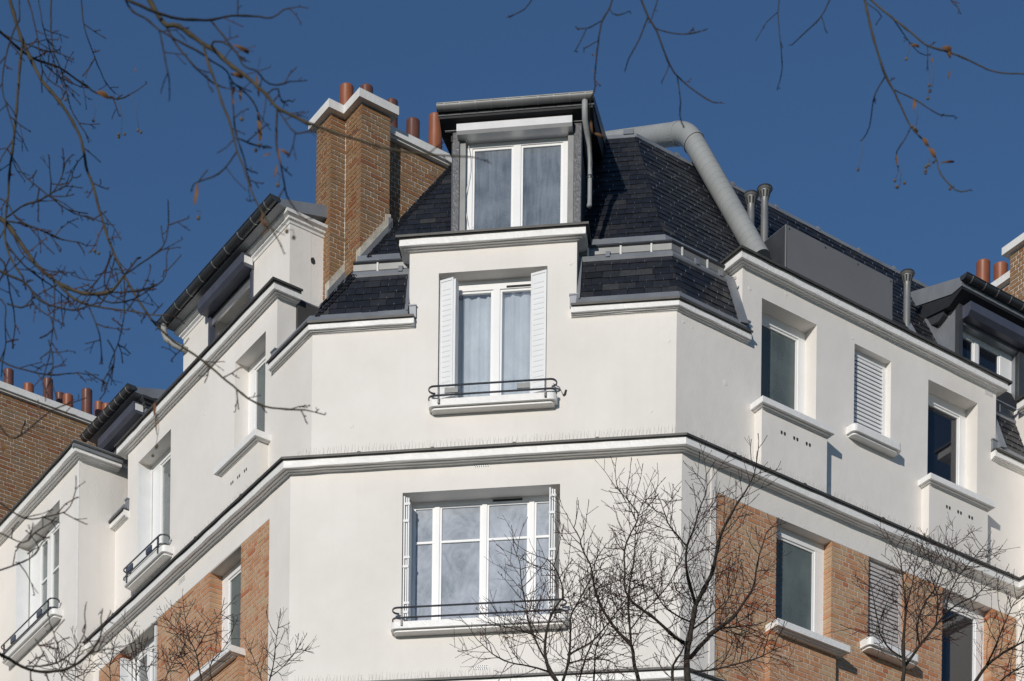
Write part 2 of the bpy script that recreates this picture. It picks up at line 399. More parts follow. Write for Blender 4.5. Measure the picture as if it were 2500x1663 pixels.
# two streets meeting in front of the corner
def street(w, name):
    P = lambda s, d: (w.w(s, 0, d).x, w.w(s, 0, d).y)
    flat(name, [P(-14, 3.2), P(60, 3.2), P(60, 11), P(-14, 11)], -.004 if w is L else 0.0, M['asphalt'])
street(L, 'road'); street(R, 'road')
pav = MB()
path = [L.w(60, 0), A0, B0, R.w(60, 0)]
pav.sweep(path, [(-.2, -.01), (3.2, -.01), (3.2, .13), (-.2, .14)])
pav.build('pavement', M['paving'], None, kind='structure')
ln = MB()
for w in (L, R):
    for k in range(9):
        a = 2 + k * 6; ln.v += [tuple(w.w(a, .006, 7.05)), tuple(w.w(a + 3, .006, 7.05)), tuple(w.w(a + 3, .006, 7.17)), tuple(w.w(a, .006, 7.17))]
        ln.f.append([len(ln.v) - 4, len(ln.v) - 3, len(ln.v) - 2, len(ln.v) - 1]); ln.r.append(.5)
ln.build('road_marking', M['paint_line'], None, kind='structure')

# ================================================================== the apartment building
BLD = thing('apartment_building', (A0 + B0) / 2, 'white rendered corner apartment block with brick panels, slate mansard roof and chimneys', 'building')
Z_MID, Z_SK, Z_RA = 18.33, 20.235, 21.215
# ---- upper storey walls (set back above the main cornice)
sA2, sB2 = sof(F2, A2), sof(F2, B2)
lA2, rB2 = sof(L2, A2), sof(R2, B2)
WF2 = (1.862, 3.270, 19.19, 20.92)
WL2a, WL2b = (1.30, 2.16, 19.40, 20.92), (4.10, 5.16, 19.16, 20.92)
WR2a, WR2b, WR2c = (1.515, 2.48, 19.46, 20.925), (3.165, 3.845, 19.70, 20.925), (4.555, 5.525, 19.46, 20.93)
m = MB(); wall_grid(m, F2, [(sA2, sB2, 18.2, Z_SK + .08), (1.48, 3.648, 18.2, Z_RA + .08)], [WF2], .3); m.build('wall', M['stucco'], BLD)
m = MB(); wall_grid(m, L2, [(lA2, 6.2, 18.2, Z_SK + .08), (.99, 5.51, 18.2, Z_RA + .08)], [WL2a, WL2b], .285); m.build('wall', M['stucco'], BLD)
m = MB(); wall_grid(m, R2, [(rB2, 6.6, 18.2, Z_SK + .08), (1.18, 5.89, 18.2, Z_RA + .08)], [WR2a, WR2b, WR2c], .275); m.build('wall', M['stucco'], BLD)
# ---- lower storey walls
WF1 = (1.465, 3.49, 16.24, 17.975)
WL1a, WL1b = (1.32, 2.21, 16.47, 17.95), (3.80, 5.05, 16.30, 17.95)
WR1a, WR1b, WR1c = (1.59, 2.56, 16.50, 17.97), (3.23, 3.91, 16.74, 17.97), (4.62, 5.59, 16.50, 17.97)
fl = sof(F, B0)
m = MB(); wall_grid(m, F, [(0, fl, 12.3, Z_MID)], [WF1], .36); m.build('wall', M['stucco'], BLD)
ZB = 17.97                                                 # top of the brick panels
m = MB(); wall_grid(m, L, [(0, .547, 12.3, Z_MID), (.547, 5.75, ZB, Z_MID), (5.75, 6.4, 12.3, Z_MID)], [], .3); m.build('wall', M['stucco'], BLD)
m = MB(); wall_grid(m, R, [(0, .565, 12.3, Z_MID), (.565, 6.09, ZB, Z_MID), (6.09, 6.3, 12.3, Z_MID)], [], .3); m.build('wall', M['stucco_rough'], BLD)
# rough rendered corner pilaster of the right front, narrow strip beside it
m = MB(); m.box(R, .475, .56, 12.3, Z_MID - .01, 0, .012); m.build('pilaster_strip', M['stucco_rough'], BLD)
# ---- floors further down, out of the picture: plain render with window openings over a stone base
for w, s1 in ((F, fl), (L, 14.0), (R, 16.0)):
    m = MB(); holes = []
    for k in range(3):
        z0 = 3.9 + 2.9 * k
        n = 1 if w is F else 4
        for i in range(n):
            s0 = 1.5 if w is F else 1.5 + i * 3.1
            holes.append((s0, s0 + (2.0 if w is F else 1.1), z0, z0 + 1.65))
    wall_grid(m, w, [(0, s1, 3.2, 12.3)], holes, .25); wo = m.build('wall', M['stucco'], BLD)
    m = MB(); wall_grid(m, w, [(0, s1, 0, 3.2)], [(1.2, 2.4, .0, 2.5)], .25, .04); m.build('plinth', M['stone_base'], BLD)
    m = MB()
    for h in holes: m.box(w, h[0], h[1], h[2], h[3], -.2, -.16)
    m.build_each('window', M['glass_blue'], BLD)

# ---- brick panels: each brick a piece on a mortar bed
BRICKS = []                                                # (priority, frame, s0, s1, z0, z1, d0, d1, rnd, material key, parent)
def brickwork(w, s0, s1, z0, z1, holes, parent, key, seed, course=.067, joint=.013, depth=.05, reveal=.15, d0=0.0, prio=0, diag=None, wrap_l=False, wrap_r=False):
    rs = random.Random(seed); k = 0; z = z1
    while z - course > z0 - .03:
        zt, zb = z - joint * .5, z - course + joint * .5
        zb = max(zb, z0)
        spans = [(s0, s1)]
        for h in holes:
            if h[2] < (zt + zb) / 2 < h[3]:
                new = []
                for a, b in spans:
                    if h[1] <= a or h[0] >= b: new.append((a, b)); continue
                    if h[0] > a: new.append((a, h[0]))
                    if h[1] < b: new.append((h[1], b))
                spans = new
        pat = [.22, .105, .105] if k % 2 == 0 else [.105, .22, .105]
        for a, b in spans:
            s = s0 - (.0 if k % 2 == 0 else .1625) - rs.choice((0, .115)); i = rs.randrange(3); cuts = [a]
            while s < b:
                s += pat[i % 3] if rs.random() > .12 else rs.choice((.105, .22)); i += 1
                if a + .05 < s < b - .05: cuts.append(s)
            cuts.append(b)
            for x0, x1 in zip(cuts, cuts[1:]):
                near = any(abs(x0 - h[1]) < .004 or abs(x1 - h[0]) < .004 for h in holes) or (wrap_l and abs(x0 - s0) < .004) or (wrap_r and abs(x1 - s1) < .004)
                dd = reveal if near else depth
                if diag is None or diag((x0 + x1) / 2, (zt + zb) / 2):
                    v = min(1, max(0, rs.gauss(.55, .28)))
                    BRICKS.append((prio, w, x0 + (0 if x0 == a and near else joint / 2), x1 - (0 if x1 == b and near else joint / 2), zb, zt, d0 - dd, d0 + rs.uniform(-.0015, .0025), round(v * 7) / 7, key, parent))
        z -= course; k += 1
# right front
m = MB(); wall_grid(m, R, [(.565, 6.09, 12.3, ZB)], [wider(h) for h in (WR1a, WR1b, WR1c)], .29, -.0045); panR = m.build('brick_panel', M['mortar'], BLD)
brickwork(R, .567, 6.088, 15.2, ZB - .003, [WR1a, WR1b, WR1c], panR, 'brick', 11, prio=0, reveal=.2)
# brick aprons that stand out under the sills of the right front
for s0, s1 in ((1.42, 2.57), (4.45, 5.60)):
    m = MB(); m.box(R, s0 + .006, s1 - .006, 15.2, 16.42, -.1, .0905); ap = m.build('brick_apron', M['mortar'], BLD)
    brickwork(R, s0, s1, 15.2, 16.43, [], ap, 'brick', int(s0 * 100), d0=.095, depth=.04, reveal=.09, prio=0, wrap_l=True, wrap_r=True)
# left front
m = MB(); wall_grid(m, L, [(.547, 5.75, 12.3, ZB)], [wider(h) for h in (WL1a, WL1b)], .29, -.0045); panL = m.build('brick_panel', M['mortar'], BLD)
brickwork(L, .549, 5.748, 15.2, ZB - .003, [WL1a, WL1b], panL, 'brick', 23, prio=1, reveal=.24)
m = MB(); m.box(L, 1.20, 2.30, 15.2, 16.40, -.1, .088); apL = m.build('brick_apron', M['mortar'], BLD)
brickwork(L, 1.194, 2.306, 15.2, 16.41, [], apL, 'brick', 31, d0=.095, depth=.04, reveal=.09, prio=1, wrap_l=True)

# ---- cornices
def prof_cornice(zb, face, h, drip):                       # moulded soffit under a plain band
    return [(-.05, zb - .004), (.004, zb - .004), (.010, zb + .006), (face * .30, zb + .004), (face * .33, zb + .016), (face * .60, zb + .014), (face * .64, zb + .026), (face * .9, zb + .024),
            (face - .004, zb + .022), (face, zb + .026), (face, zb + .05 + h), (-.05, zb + .05 + h)]
def cornice(path, zb, face, h, drip, name='cornice', metal=True, inner=-.4, mat='cornice'):
    m = MB(); m.wavy(path, prof_cornice(zb, face, h, drip), seed=int(zb * 100)); o = m.build(name, M[mat], BLD)
    if metal:
        z = zb + .05 + h + .004; m = MB()
        m.sweep(path, [(inner, z), (drip, z), (drip, z - .016), (drip + .006, z - .016), (drip + .006, z + .012), (inner, z + .05)])
        m.build('drip_edge', M['flashing'], o)
    return o
mid_path = [L.w(6.32, 0), A0, B0, R.w(6.12, 0), R.w(6.12, 0, .95), R.w(9, 0, .95)]
midc = cornice(mid_path, 18.285, .145, .078, .175, inner=-.27)
# small zinc joints on the drip edge
m = MB()
for w, lst in ((F, (.9, 1.85, 2.9, 3.95)), (R, (.7, 1.9, 3.3, 4.6, 5.7)), (L, (1.0, 2.3, 3.6, 4.9))):
    for s in lst: m.box(w, s, s + .045, 18.408, 18.440, .12, .1835)
m.build_each('seam_clip', M['flashing'], midc)
low_path = [L.w(6.3, 0), A0, B0, R.w(6.12, 0)]
cornice(low_path, 15.36, .145, .078, .175, inner=-.02)
sk1 = cornice([L2.w(1.075, 0), A2, F2.w(1.555, 0)], Z_SK - .005, .085, .055, .108, inner=-.02)
sk2 = cornice([F2.w(3.585, 0), B2, R2.w(1.275, 0)], Z_SK - .005, .085, .055, .108, inner=-.02)
sk3 = cornice([L2.w(5.95, 0), L2.w(5.46, 0)], Z_SK - .005, .085, .055, .108, inner=-.02)
sk4 = cornice([R2.w(5.80, 0), R2.w(7.2, 0)], Z_SK - .005, .085, .055, .108, inner=-.02)
raF = cornice([F2.w(1.48, 0, -.85), F2.w(1.48, 0), F2.w(3.648, 0), F2.w(3.648, 0, -.85)], Z_RA - .01, .12, .075, .155, inner=-.3)
raL = cornice([L2.w(5.66, 0, 0), L2.w(.99, 0), L2.w(.99, 0, -.30)], Z_RA - .01, .12, .075, .155, inner=-.3)
raR = cornice([R2.w(1.18, 0, -.29), R2.w(1.18, 0), R2.w(5.89, 0), R2.w(5.89, 0, -.4)], Z_RA - .01, .12, .075, .155, inner=-.3)
# little zinc hooks along the raised drip edges
m = MB()
for w, a, b, st in ((L2, 1.4, 5.3, .62), (R2, 1.75, 5.6, .62)):
    s = a
    while s < b:
        m.prism(w, [(.05, 21.335), (.13, 21.335), (.10, 21.385), (.06, 21.385)], s, s + .06); s += st
for s in (1.62, 1.99, 2.55, 3.16): m.prism(F2, [(.05, 21.335), (.13, 21.335), (.11, 21.38), (.06, 21.38)], s, s + .06)
m.build_each('zinc_clip', M['zinc'], BLD)
# returns of the raised fronts, zinc cheeks and zinc roofs behind them
m = MB()
m.box(L2, .993, 1.2, 20.2, Z_RA + .07, -.29, -.02); m.box(R2, 1.183, 1.4, 20.2, Z_RA + .07, -.275, -.02); m.box(R2, 5.6, 5.887, 20.2, Z_RA + .07, -.30, -.02)
m.box(F2, 1.483, 1.7, 20.2, Z_RA + .07, -.75, -.02); m.box(F2, 3.4, 3.645, 20.2, Z_RA + .07, -.75, -.02)
m.build_each('parapet_return', M['stucco'], BLD)
for w, a, b, d0, d1 in ((L2, 1.0, 5.50, -1.25, -.28), (R2, 1.19, 5.88, -1.15, -.27), (F2, 1.50, 3.63, -1.2, -.3)):
    for e0, e1 in ((a, a + .02), (b - .02, b)):
        m = MB(); m.box(w, e0, e1, 20.2, Z_RA + .10, d0, d1); m.build('zinc_cheek', M['zinc'], BLD)
    m = MB(); m.box(w, a + .003, b - .003, Z_RA + .085, Z_RA + .11, d0, d1); m.build('zinc_roof', M['zinc'], BLD)
# short zinc upstands where the lower cornices meet the raised fronts
for w, a, b in ((F2, 1.47, 1.575), (F2, 3.565, 3.66), (L2, .975, 1.085), (R2, 1.165, 1.29), (R2, 5.80, 5.90), (L2, 5.45, 5.52)):
    m = MB(); m.box(w, a, b, 20.355, 20.51, -.05, .035); m.box(w, a - .008, b + .008, 20.50, 20.518, -.05, .045); m.build('zinc_upstand', M['zinc'], BLD)

# ---- mansard roof
def skF(z): return .045 - (z - 20.428) * .40
def skL(z): return .02 - (z - 20.37) * .76
def upF(z): return -.526 - (z - 21.53) * .5603
def upL(z): return -.743 - (z - 21.41) * .75
ZT = 23.72
SLATES, HOOKS = [], MB()
def slates(w, dfun, z0, z1, sl, sr, parent, seed, prio, skip=None, width=.215, expo=.118):
    rs = random.Random(seed)
    run = abs(dfun(z1) - dfun(z0)); L_ = sqrt(run ** 2 + (z1 - z0) ** 2); k = 0; nrows = int(L_ / expo) + 1
    tz, td = (z1 - z0) / L_, (dfun(z1) - dfun(z0)) / L_     # along the slope
    nz, nd = -td, tz                                       # outward normal of slope in (z, d)
    for k in range(nrows):
        a = k * expo; b = min(a + expo * 1.55, L_ + .01)
        za, zb = z0 + tz * a, z0 + tz * b; zl = min(za, z1); zu = min(zb, z1 + .02)
        l0, l1 = sl(za), sl(zb); r0, r1 = sr(za), sr(zb)
        off = (k % 2) * width / 2 + rs.uniform(-.01, .01)
        s = math.floor((min(l0, l1)) / width) * width - off
        while s < max(r0, r1):
            wd = width * (1 if rs.random() > .06 else .8)
            g = .0025
            q = [(max(s + g, l0), 0), (min(s + wd - g, r0), 0), (min(s + wd - g, r1), 1), (max(s + g, l1), 1)]
            mid = (s + wd / 2)
            ok = (q[1][0] - q[0][0] > .012 or q[2][0] - q[3][0] > .012) and not (skip and skip(mid, za))
            if ok:
                if q[1][0] < q[0][0]: q[0] = q[1] = ((q[0][0] + q[1][0]) / 2, 0)
                if q[2][0] < q[3][0]: q[2] = q[3] = ((q[2][0] + q[3][0]) / 2, 1)
                slip = rs.uniform(.012, .03) if rs.random() < .02 else rs.uniform(-.004, .004); lift = .011 + rs.uniform(0, .006); th = .007; pts = []
                for top in (0, th):
                    for ss, e in q:
                        zz = za if e == 0 else zb; dd = dfun(z0) + td * (a if e == 0 else b)
                        o = (lift if e == 0 else .002) + top
                        zz -= slip * tz; dd -= slip * td
                        pts.append(w.w(ss, zz + nz * o, dd + nd * o))
                v = rs.random() ** 1.5 * .8
                if rs.random() < .05: v = rs.uniform(.85, 1)
                SLATES.append((prio, pts, v, parent))
                if rs.random() > .12 and l0 < mid < r0:
                    hs = mid + rs.uniform(-.006, .006); o = lift + th
                    zc = za + tz * .002; dc = dfun(z0) + td * (a + .002)
                    HOOKS.tube([w.w(hs, zc - tz * .006 + nz * (o - .004), dc - td * .006 + nd * (o - .004)), w.w(hs, zc - tz * .004 + nz * (o + .004), dc - td * .004 + nd * (o + .004)), w.w(hs, zc + tz * .022 + nz * (o + .003), dc + td * .022 + nd * (o + .003))], .0046, 4)
            s += wd
def slope_bed(name, w, dfun, z0, z1, sl, sr, thick=.12):
    m = MB(); p = []
    for t in (0, -thick):
        for s, z in ((sl(z0), z0), (sr(z0), z0), (sr(z1), z1), (sl(z1), z1)): p.append(w.w(s, z, dfun(z) + t))
    m.hexa([p[0], p[1], p[5], p[4], p[3], p[2], p[6], p[7]]); return m.build(name, M['slate_bed'], BLD)
hFR = lambda f: (lambda z: isect(F2, f(z), R2, f(z)))
hRF = lambda f: (lambda z: isect(R2, f(z), F2, f(z)))
hFL = lambda f, g: (lambda z: isect(F2, f(z), L2, g(z)))
hLF = lambda f, g: (lambda z: isect(L2, g(z), F2, f(z)))
cst = lambda c: (lambda z: c)
# lower skirts
ZS0, ZS1 = 20.40, 21.10
for nm, w, df, a, b, seed, pr in (('F', F2, skF, hFL(skF, skL), cst(1.48), 3, 0), ('F', F2, skF, cst(3.65), hFR(skF), 4, 0), ('R', R2, skF, hRF(skF), cst(1.10), 5, 0), ('R', R2, skF, cst(5.90), cst(7.4), 6, 2), ('L', L2, skL, hLF(skF, skL), cst(.98), 8, 2), ('L', L2, skL, cst(5.52), cst(5.95), 9, 2)):
    bed = slope_bed('roof_slope', w, df, ZS0, ZS1, a, b); slates(w, df, ZS0 + .03, ZS1, a, b, bed, seed, pr)
# upper slopes
ZU0 = 21.53
def skipF(s, z): return 2.06 < s < 3.60 and z < 23.45
def skipR(s, z): return (5.85 < s < 7.20 and z < 22.9) or (2.05 < s < 4.2 and z < 22.1)
bF = slope_bed('roof_slope', F2, upF, ZU0, ZT, hFL(upF, upL), hFR(upF)); slates(F2, upF, ZU0, ZT, hFL(upF, upL), hFR(upF), bF, 13, 0, skipF)
bR = slope_bed('roof_slope', R2, upF, ZU0, ZT, hRF(upF), cst(11.5)); slates(R2, upF, ZU0, ZT, hRF(upF), cst(8.2), bR, 14, 1, skipR)
bL = slope_bed('roof_slope', L2, upL, 21.2, ZT, hLF(upF, upL), cst(11)); slates(L2, upL, 21.25, ZT, hLF(upF, upL), cst(4.3), bL, 15, 2, lambda s, z: 1.7 < s < 4.7 and z < 22.8)
# zinc flat on top
m = MB(); zt = ZT + .015
top = [L2.w(11, zt, upL(ZT)), F2.w(hFL(upF, upL)(ZT), zt, upF(ZT)), F2.w(hFR(upF)(ZT), zt, upF(ZT)), R2.w(11.5, zt, upF(ZT))]
bk = [R2.w(11.5, zt + .1, -9), L2.w(11, zt + .1, -8)]
allp = [Vector(p) for p in top + bk]; n = len(allp)
m.add(allp + [p - Z3 * .1 for p in allp], [tuple(range(n)), tuple(range(n, 2 * n))] + [(i, (i + 1) % n, n + (i + 1) % n, n + i) for i in range(n)]); m.build('zinc_flat', M['zinc'], BLD)
def capstrip(path, prof, name='ridge_cap', mat='zinc'):
    m = MB(); m.sweep(path, prof); return m.build(name, M[mat], BLD)
dT = upF(ZT)
capstrip([F2.w(3.83, 0, dT), F2.w(hFR(upF)(ZT), 0, dT), R2.w(8.2, 0, dT)], [(-.10, ZT + .02), (-.02, ZT + .045), (.02, ZT + .040), (.036, ZT - .018), (.030, ZT - .022), (.0, ZT + .0)])
m = MB()                                                   # small raised folds on the ridge
for s in (1.45, 2.45, 3.25, 4.05, 4.85, 5.55): m.prism(R2, [(dT - .05, ZT + .02), (dT + .03, ZT + .02), (dT + .015, ZT + .075), (dT - .02, ZT + .075)], s, s + .05)
sF = hFR(upF)(ZT); m.prism(F2, [(dT - .1, ZT + .02), (dT + .04, ZT + .03), (dT + .0, ZT + .12), (dT - .06, ZT + .12)], sF - .17, sF - .03)
m.build_each('ridge_fold', M['zinc'], BLD)
foot = [(.03, 20.352), (.102, 20.352), (.108, 20.362), (.078, 20.415), (.062, 20.445), (.02, 20.45)]
for pth in ([L2.w(1.0, 0), A2, F2.w(1.48, 0)], [F2.w(3.65, 0), B2, R2.w(1.17, 0)], [R2.w(5.90, 0), R2.w(7.2, 0)], [L2.w(5.93, 0), L2.w(5.52, 0)]): capstrip(pth, foot, 'skirt_flashing')
# trims between the skirt and the upper slope: ridge strip, gutter with brackets, apron sheet
gut_prof = [(-.36, 21.155), (-.25, 21.155), (-.232, 21.175), (-.228, 21.262), (-.25, 21.266), (-.25, 21.185), (-.36, 21.175)]
lip = [(-.262, 21.258), (-.225, 21.252), (-.205, 21.268), (-.208, 21.288), (-.235, 21.296), (-.262, 21.285)]
strip = [(-.30, 21.075), (-.190, 21.062), (-.178, 21.085), (-.20, 21.135), (-.23, 21.162), (-.36, 21.162)]
sheet = [(-.42, 21.30), (-.45, 21.42), (-.50, 21.55), (-.545, 21.56), (-.60, 21.40), (-.50, 21.20), (-.40, 21.22)]
for pth in ([F2.w(isect(F2, 0, L2, -.36), 0), F2.w(1.48, 0)], [F2.w(3.65, 0), B2, R2.w(1.17, 0)], [R2.w(5.90, 0), R2.w(7.4, 0)]):
    # offset path lines share the corner at the wall line
    capstrip(pth, strip, 'skirt_ridge'); g = capstrip(pth, gut_prof, 'gutter', 'gutter')
    q = MB(); q.sweep(pth, lip); q.build('gutter_lip', M['gutter_dark'], g)
    capstrip(pth, sheet, 'apron_sheet')
m = MB()
for w, lst in ((F2, (1.02, 3.77, 4.19, 4.585)), (R2, (.35, .77, 6.2, 6.6))):
    for s in lst: m.box(w, s - .012, s + .012, 21.14, 21.30, -.226, -.216); m.box(w, s - .012, s + .012, 21.285, 21.30, -.36, -.216)
m.build_each('gutter_bracket', M['cap'], BLD)
m = MB()
for w, lst in ((F2, (1.30, 4.0)), (R2, (.55, .95))):
    for s in lst: m.prism(w, [(-.23, 21.12), (-.17, 21.10), (-.19, 21.18), (-.22, 21.20)], s, s + .055)
m.build_each('zinc_clip', M['zinc'], BLD)
# verge flashings where slates meet the cheeks of the raised fronts
def verge(w, s0, s1, dfun, z0, z1, off=.05):
    m = MB(); p = []
    for z in (z0, z1):
        d = dfun(z); p += [w.w(s0, z, d - .05), w.w(s1, z, d - .05), w.w(s1, z, d + off + .03), w.w(s0, z, d + off)]
    m.hexa(p); return m.build('verge_flashing', M['zinc'], BLD)
verge(R2, 1.075, 1.178, skF, 20.40, 21.16); verge(L2, .91, .988, skL, 20.40, 21.10); verge(F2, 1.43, 1.478, skF, 20.42, 21.1, .02); verge(F2, 3.652, 3.70, skF, 20.42, 21.1, .02)
verge(R2, 5.892, 5.98, skF, 20.40, 21.16)
# hip edges: a rough rolled edge of slate ends on the left hip of the front slope
def hip_pt(z, f, g, w2): return F2.w(isect(F2, f(z), w2, g(z)), z, f(z))
m = MB(); rs = random.Random(5)
for f_, g_, z0, z1 in ((upF, upL, ZU0 - .02, ZT), (skF, skL, 20.42, 21.1)):
    z = z0
    while z < z1:
        e = min(z + .055, z1 + .02); a, b = hip_pt(z, f_, g_, L2), hip_pt(e, f_, g_, L2)
        for off in ((-.012, .012), (.02, .006)):
            m.tube([a + F2.n * (.022 + off[1]) + F2.u * off[0], b + F2.n * (.010 + off[1]) + F2.u * off[0]], [.016 + rs.uniform(0, .008), .010], 4, r=rs.random() * .8)
        z += .055
m.build('hip_edge', M['slate'], BLD, rnd=True, kind='stuff')

# ================================================================== chimneys
def chimney_pot(parent, x0, x1, ytop, w, d, zbase, mat='terracotta', vent=False):
    s0, z = w.hit(x0, ytop, d); s1, _ = w.hit(x1, ytop, d)
    c = w.w((s0 + s1) / 2, 0, d); r = (w.w(s1, 0, d) - w.w(s0, 0, d)).length * .5 * .93
    r = min(max(r, .075), .11); h = z - zbase
    m = MB(); m.lathe((c.x, c.y, zbase - .01), [(r * 1.02, 0), (r, .03), (r * .985, h - .02), (r, h - .008), (r * .985, h), (r * .84, h), (r * .82, h - .25)], 20)
    o = m.build('chimney_pot', M[mat], parent, smooth=False); smooth_by_angle(o, 50); return o
PC = at_depth(881, 400, 31.7); PC.z = 0
H = Wall(PC, uR, nR)                                       # plane of the nearest face towards the right street
p3, dq, p1, lq = .466, .417, .235, .39
ch = MB()
ZC = 24.38
inn = .007
ch.box(H, inn, p3 - inn, 20.6, ZC, -inn, -.80); ch.box(H, -p1 + inn, .2, 20.6, ZC, -dq - inn, -dq - lq + inn)
CH = ch.build('chimney', M['mortar_dark'], BLD)
chr_ = MB(); chr_.box(H, p3 - .1, 4.2, 21.5, 24.22, -.2 - inn, -.75); CHR = chr_.build('chimney', M['mortar_dark'], BLD)
HL = Wall(PC, uL, nL)                                      # faces towards the left street
zflash = lambda p: max(21.25, 21.41 + (p - .326 - .743) / .75)
pc = (PC - L.o).dot(uR)
brickwork(H, 0, p3, 20.9, ZC, [], CH, 'brick_old', 41, depth=.10, reveal=.10, prio=0, wrap_l=True, wrap_r=True, diag=lambda s, z: z > zflash(pc + s) + .02)
H1 = H.moved(0, -dq)
brickwork(H1, -p1, -.002, 20.9, ZC, [], CH, 'brick_old', 43, depth=.10, reveal=.10, prio=0, wrap_l=True, diag=lambda s, z: z > zflash(pc + s) + .02)
brickwork(HL, .102, dq - .002, 20.9, ZC, [], CH, 'brick_old', 47, depth=.05, reveal=.05, prio=0, diag=lambda s, z: z > 21.6)
HL1 = HL.moved(dq, p1)
brickwork(HL1, .102, lq, 20.9, ZC, [], CH, 'brick_old', 53, depth=.05, reveal=.10, prio=0, wrap_r=True, diag=lambda s, z: z > 21.0)
HRc = H.moved(p3, -.2)
brickwork(HRc, .0, 2.6, 21.6, 24.22, [], CHR, 'brick_old', 59, prio=2)
# concrete caps
m = MB(); zc = ZC + .008
o_ = .085
cap = [(-p1 - o_, -dq - lq - o_), (-p1 - o_, -dq + o_), (-o_, -dq + o_), (-o_, o_), (p3 + o_, o_), (p3 + o_, -dq - lq - o_)]
m.slab(H, cap, zc + .01, zc + .125)
m.build('chimney_cap', M['cap'], CH)
m = MB(); m.box(H, p3 - .02, 4.25, 24.255, 24.36, -.8, -.10); m.box(H, p3 - .0, 4.2, 24.228, 24.256, -.78, -.135); m.build('chimney_cap', M['cap'], CHR)
ZP = zc + .125
for x0, x1, y, d, mt in ((831, 862.5, 203.8, -.62, 'terracotta'), (879.7, 910, 206, -.55, 'terracotta_dark')): chimney_pot(CH, x0, x1, y, H, d, ZP, mt)
for x0, x1, y, d, mt in ((943.8, 970.5, 241, -.55, 'terracotta_dark'), (993, 1024, 288, -.45, 'terracotta_dark'), (1048, 1079, 276, -.45, 'terracotta')): chimney_pot(CHR, x0, x1, y, H, d, 24.36, mt)
# cement fillet and zinc soakers following the left slope along the stack
m = MB()
def fil(w, s0, s1, base_p, hgt, dd0, dd1, mb):
    n = 7
    for i in range(n):
        a = s0 + (s1 - s0) * i / n; b = s0 + (s1 - s0) * (i + 1) / n; za, zb = zflash(base_p + a), zflash(base_p + b)
        mb.hexa([w.w(a, za - .3, dd0), w.w(b, zb - .3, dd0), w.w(b, zb - .3, dd1), w.w(a, za - .3, dd1), w.w(a, za + hgt, dd0), w.w(b, zb + hgt, dd0), w.w(b, zb + hgt, dd1), w.w(a, za + hgt, dd1)])
fil(H, -.003, p3, pc, .25, -.1, .014, m); fil(H1, -p1 - .01, .0, pc, .25, -.1, .016, m)
m.hexa([H.w(p3 - .085, 22.6, -.02), H.w(p3 + .012, 22.75, -.02), H.w(p3 + .012, 22.75, .018), H.w(p3 - .085, 22.6, .018), H.w(p3 - .07, 23.02, -.02), H.w(p3 + .012, 23.04, -.02), H.w(p3 + .012, 23.04, .018), H.w(p3 - .07, 23.02, .018)])
m.box(HRc, 0, 2.6, 22.80, 23.0, -.1, .014)
m.build('cement_fillet', M['cement'], CH)
m = MB(); fil(H, -.02, p3 + .03, pc, .13, 0, .035, m); fil(H1, -p1 - .04, .0, pc, .13, 0, .035, m)
m.box(H, p3 - .03, p3 + .035, 22.6, 22.98, -.06, .035)
m.build_each('soaker_flashing', M['zinc'], CH)

# ---- far left party wall with its row of pots, and the stack beyond the right dormer
PF = at_depth(0, 950, 37.5); HF = Wall(PF, uR, nR)
zf = HF.hit(120, 982)[1]
m = MB(); m.box(HF, -2.2, 3.2, 18, zf - .13, -inn, -.7); CF = m.build('chimney', M['mortar_dark'], BLD)
brickwork(HF, -.4, 2.6, 20.3, zf - .135, [], CF, 'brick_old', 67, prio=1)
m = MB(); m.box(HF, -2.3, 3.3, zf - .105, zf, -.78, .085); m.box(HF, -2.25, 3.25, zf - .132, zf - .104, -.75, .05); m.build('chimney_cap', M['cap'], CF)
for x0, x1, y, d, mt in ((9, 34, 899, -.2, 'terracotta_dark'), (56, 83, 934.5, -.2, 'terracotta'), (105, 130, 922, -.2, 'terracotta_dark'), (135, 157, 956.5, -.5, 'terracotta_dark'), (153, 178.5, 960.7, -.2, 'terracotta'), (199.5, 225.7, 947.6, -.2, 'terracotta_dark'), (231, 252, 979, -.5, 'terracotta'), (249, 273, 984, -.2, 'terracotta')):
    chimney_pot(CF, x0, x1, y, HF, d, zf, mt)
PR = at_depth(2490, 662, 35.0); VR = Wall(PR, uL, nL)
zr = VR.hit(2447, 684)[1]
m = MB(); m.box(VR, -.6, 3.2, 19, zr - .14, -.7, -inn); CR = m.build('chimney', M['mortar_dark'], BLD)
brickwork(VR, .02, 1.6, 22.3, zr - .145, [], CR, 'brick_old', 71, prio=1)
m = MB(); m.box(VR, -.6, 3.3, zr - .11, zr, -.8, .085); m.build('chimney_cap', M['cap'], CR)
m = MB(); m.box(VR, -.9, .013, 19, zr + .12, -.4, .20 - inn); CR2 = m.build('chimney', M['mortar_dark'], BLD)
brickwork(VR.moved(0, .2), -.9, .02, 22.3, zr + .115, [], CR2, 'brick_old', 73, prio=1)
m = MB(); m.box(VR, -1.0, .10, zr + .13, zr + .24, -.45, .29); m.build('chimney_cap', M['cap'], CR2)
for x0, x1, y, d in ((2386, 2415, 651, -.3), (2429, 2457, 657, -.3), (2476, 2498, 608, -.2)): chimney_pot(CR, x0, x1, y, VR, d, zr if x0 < 2470 else zr + .24)

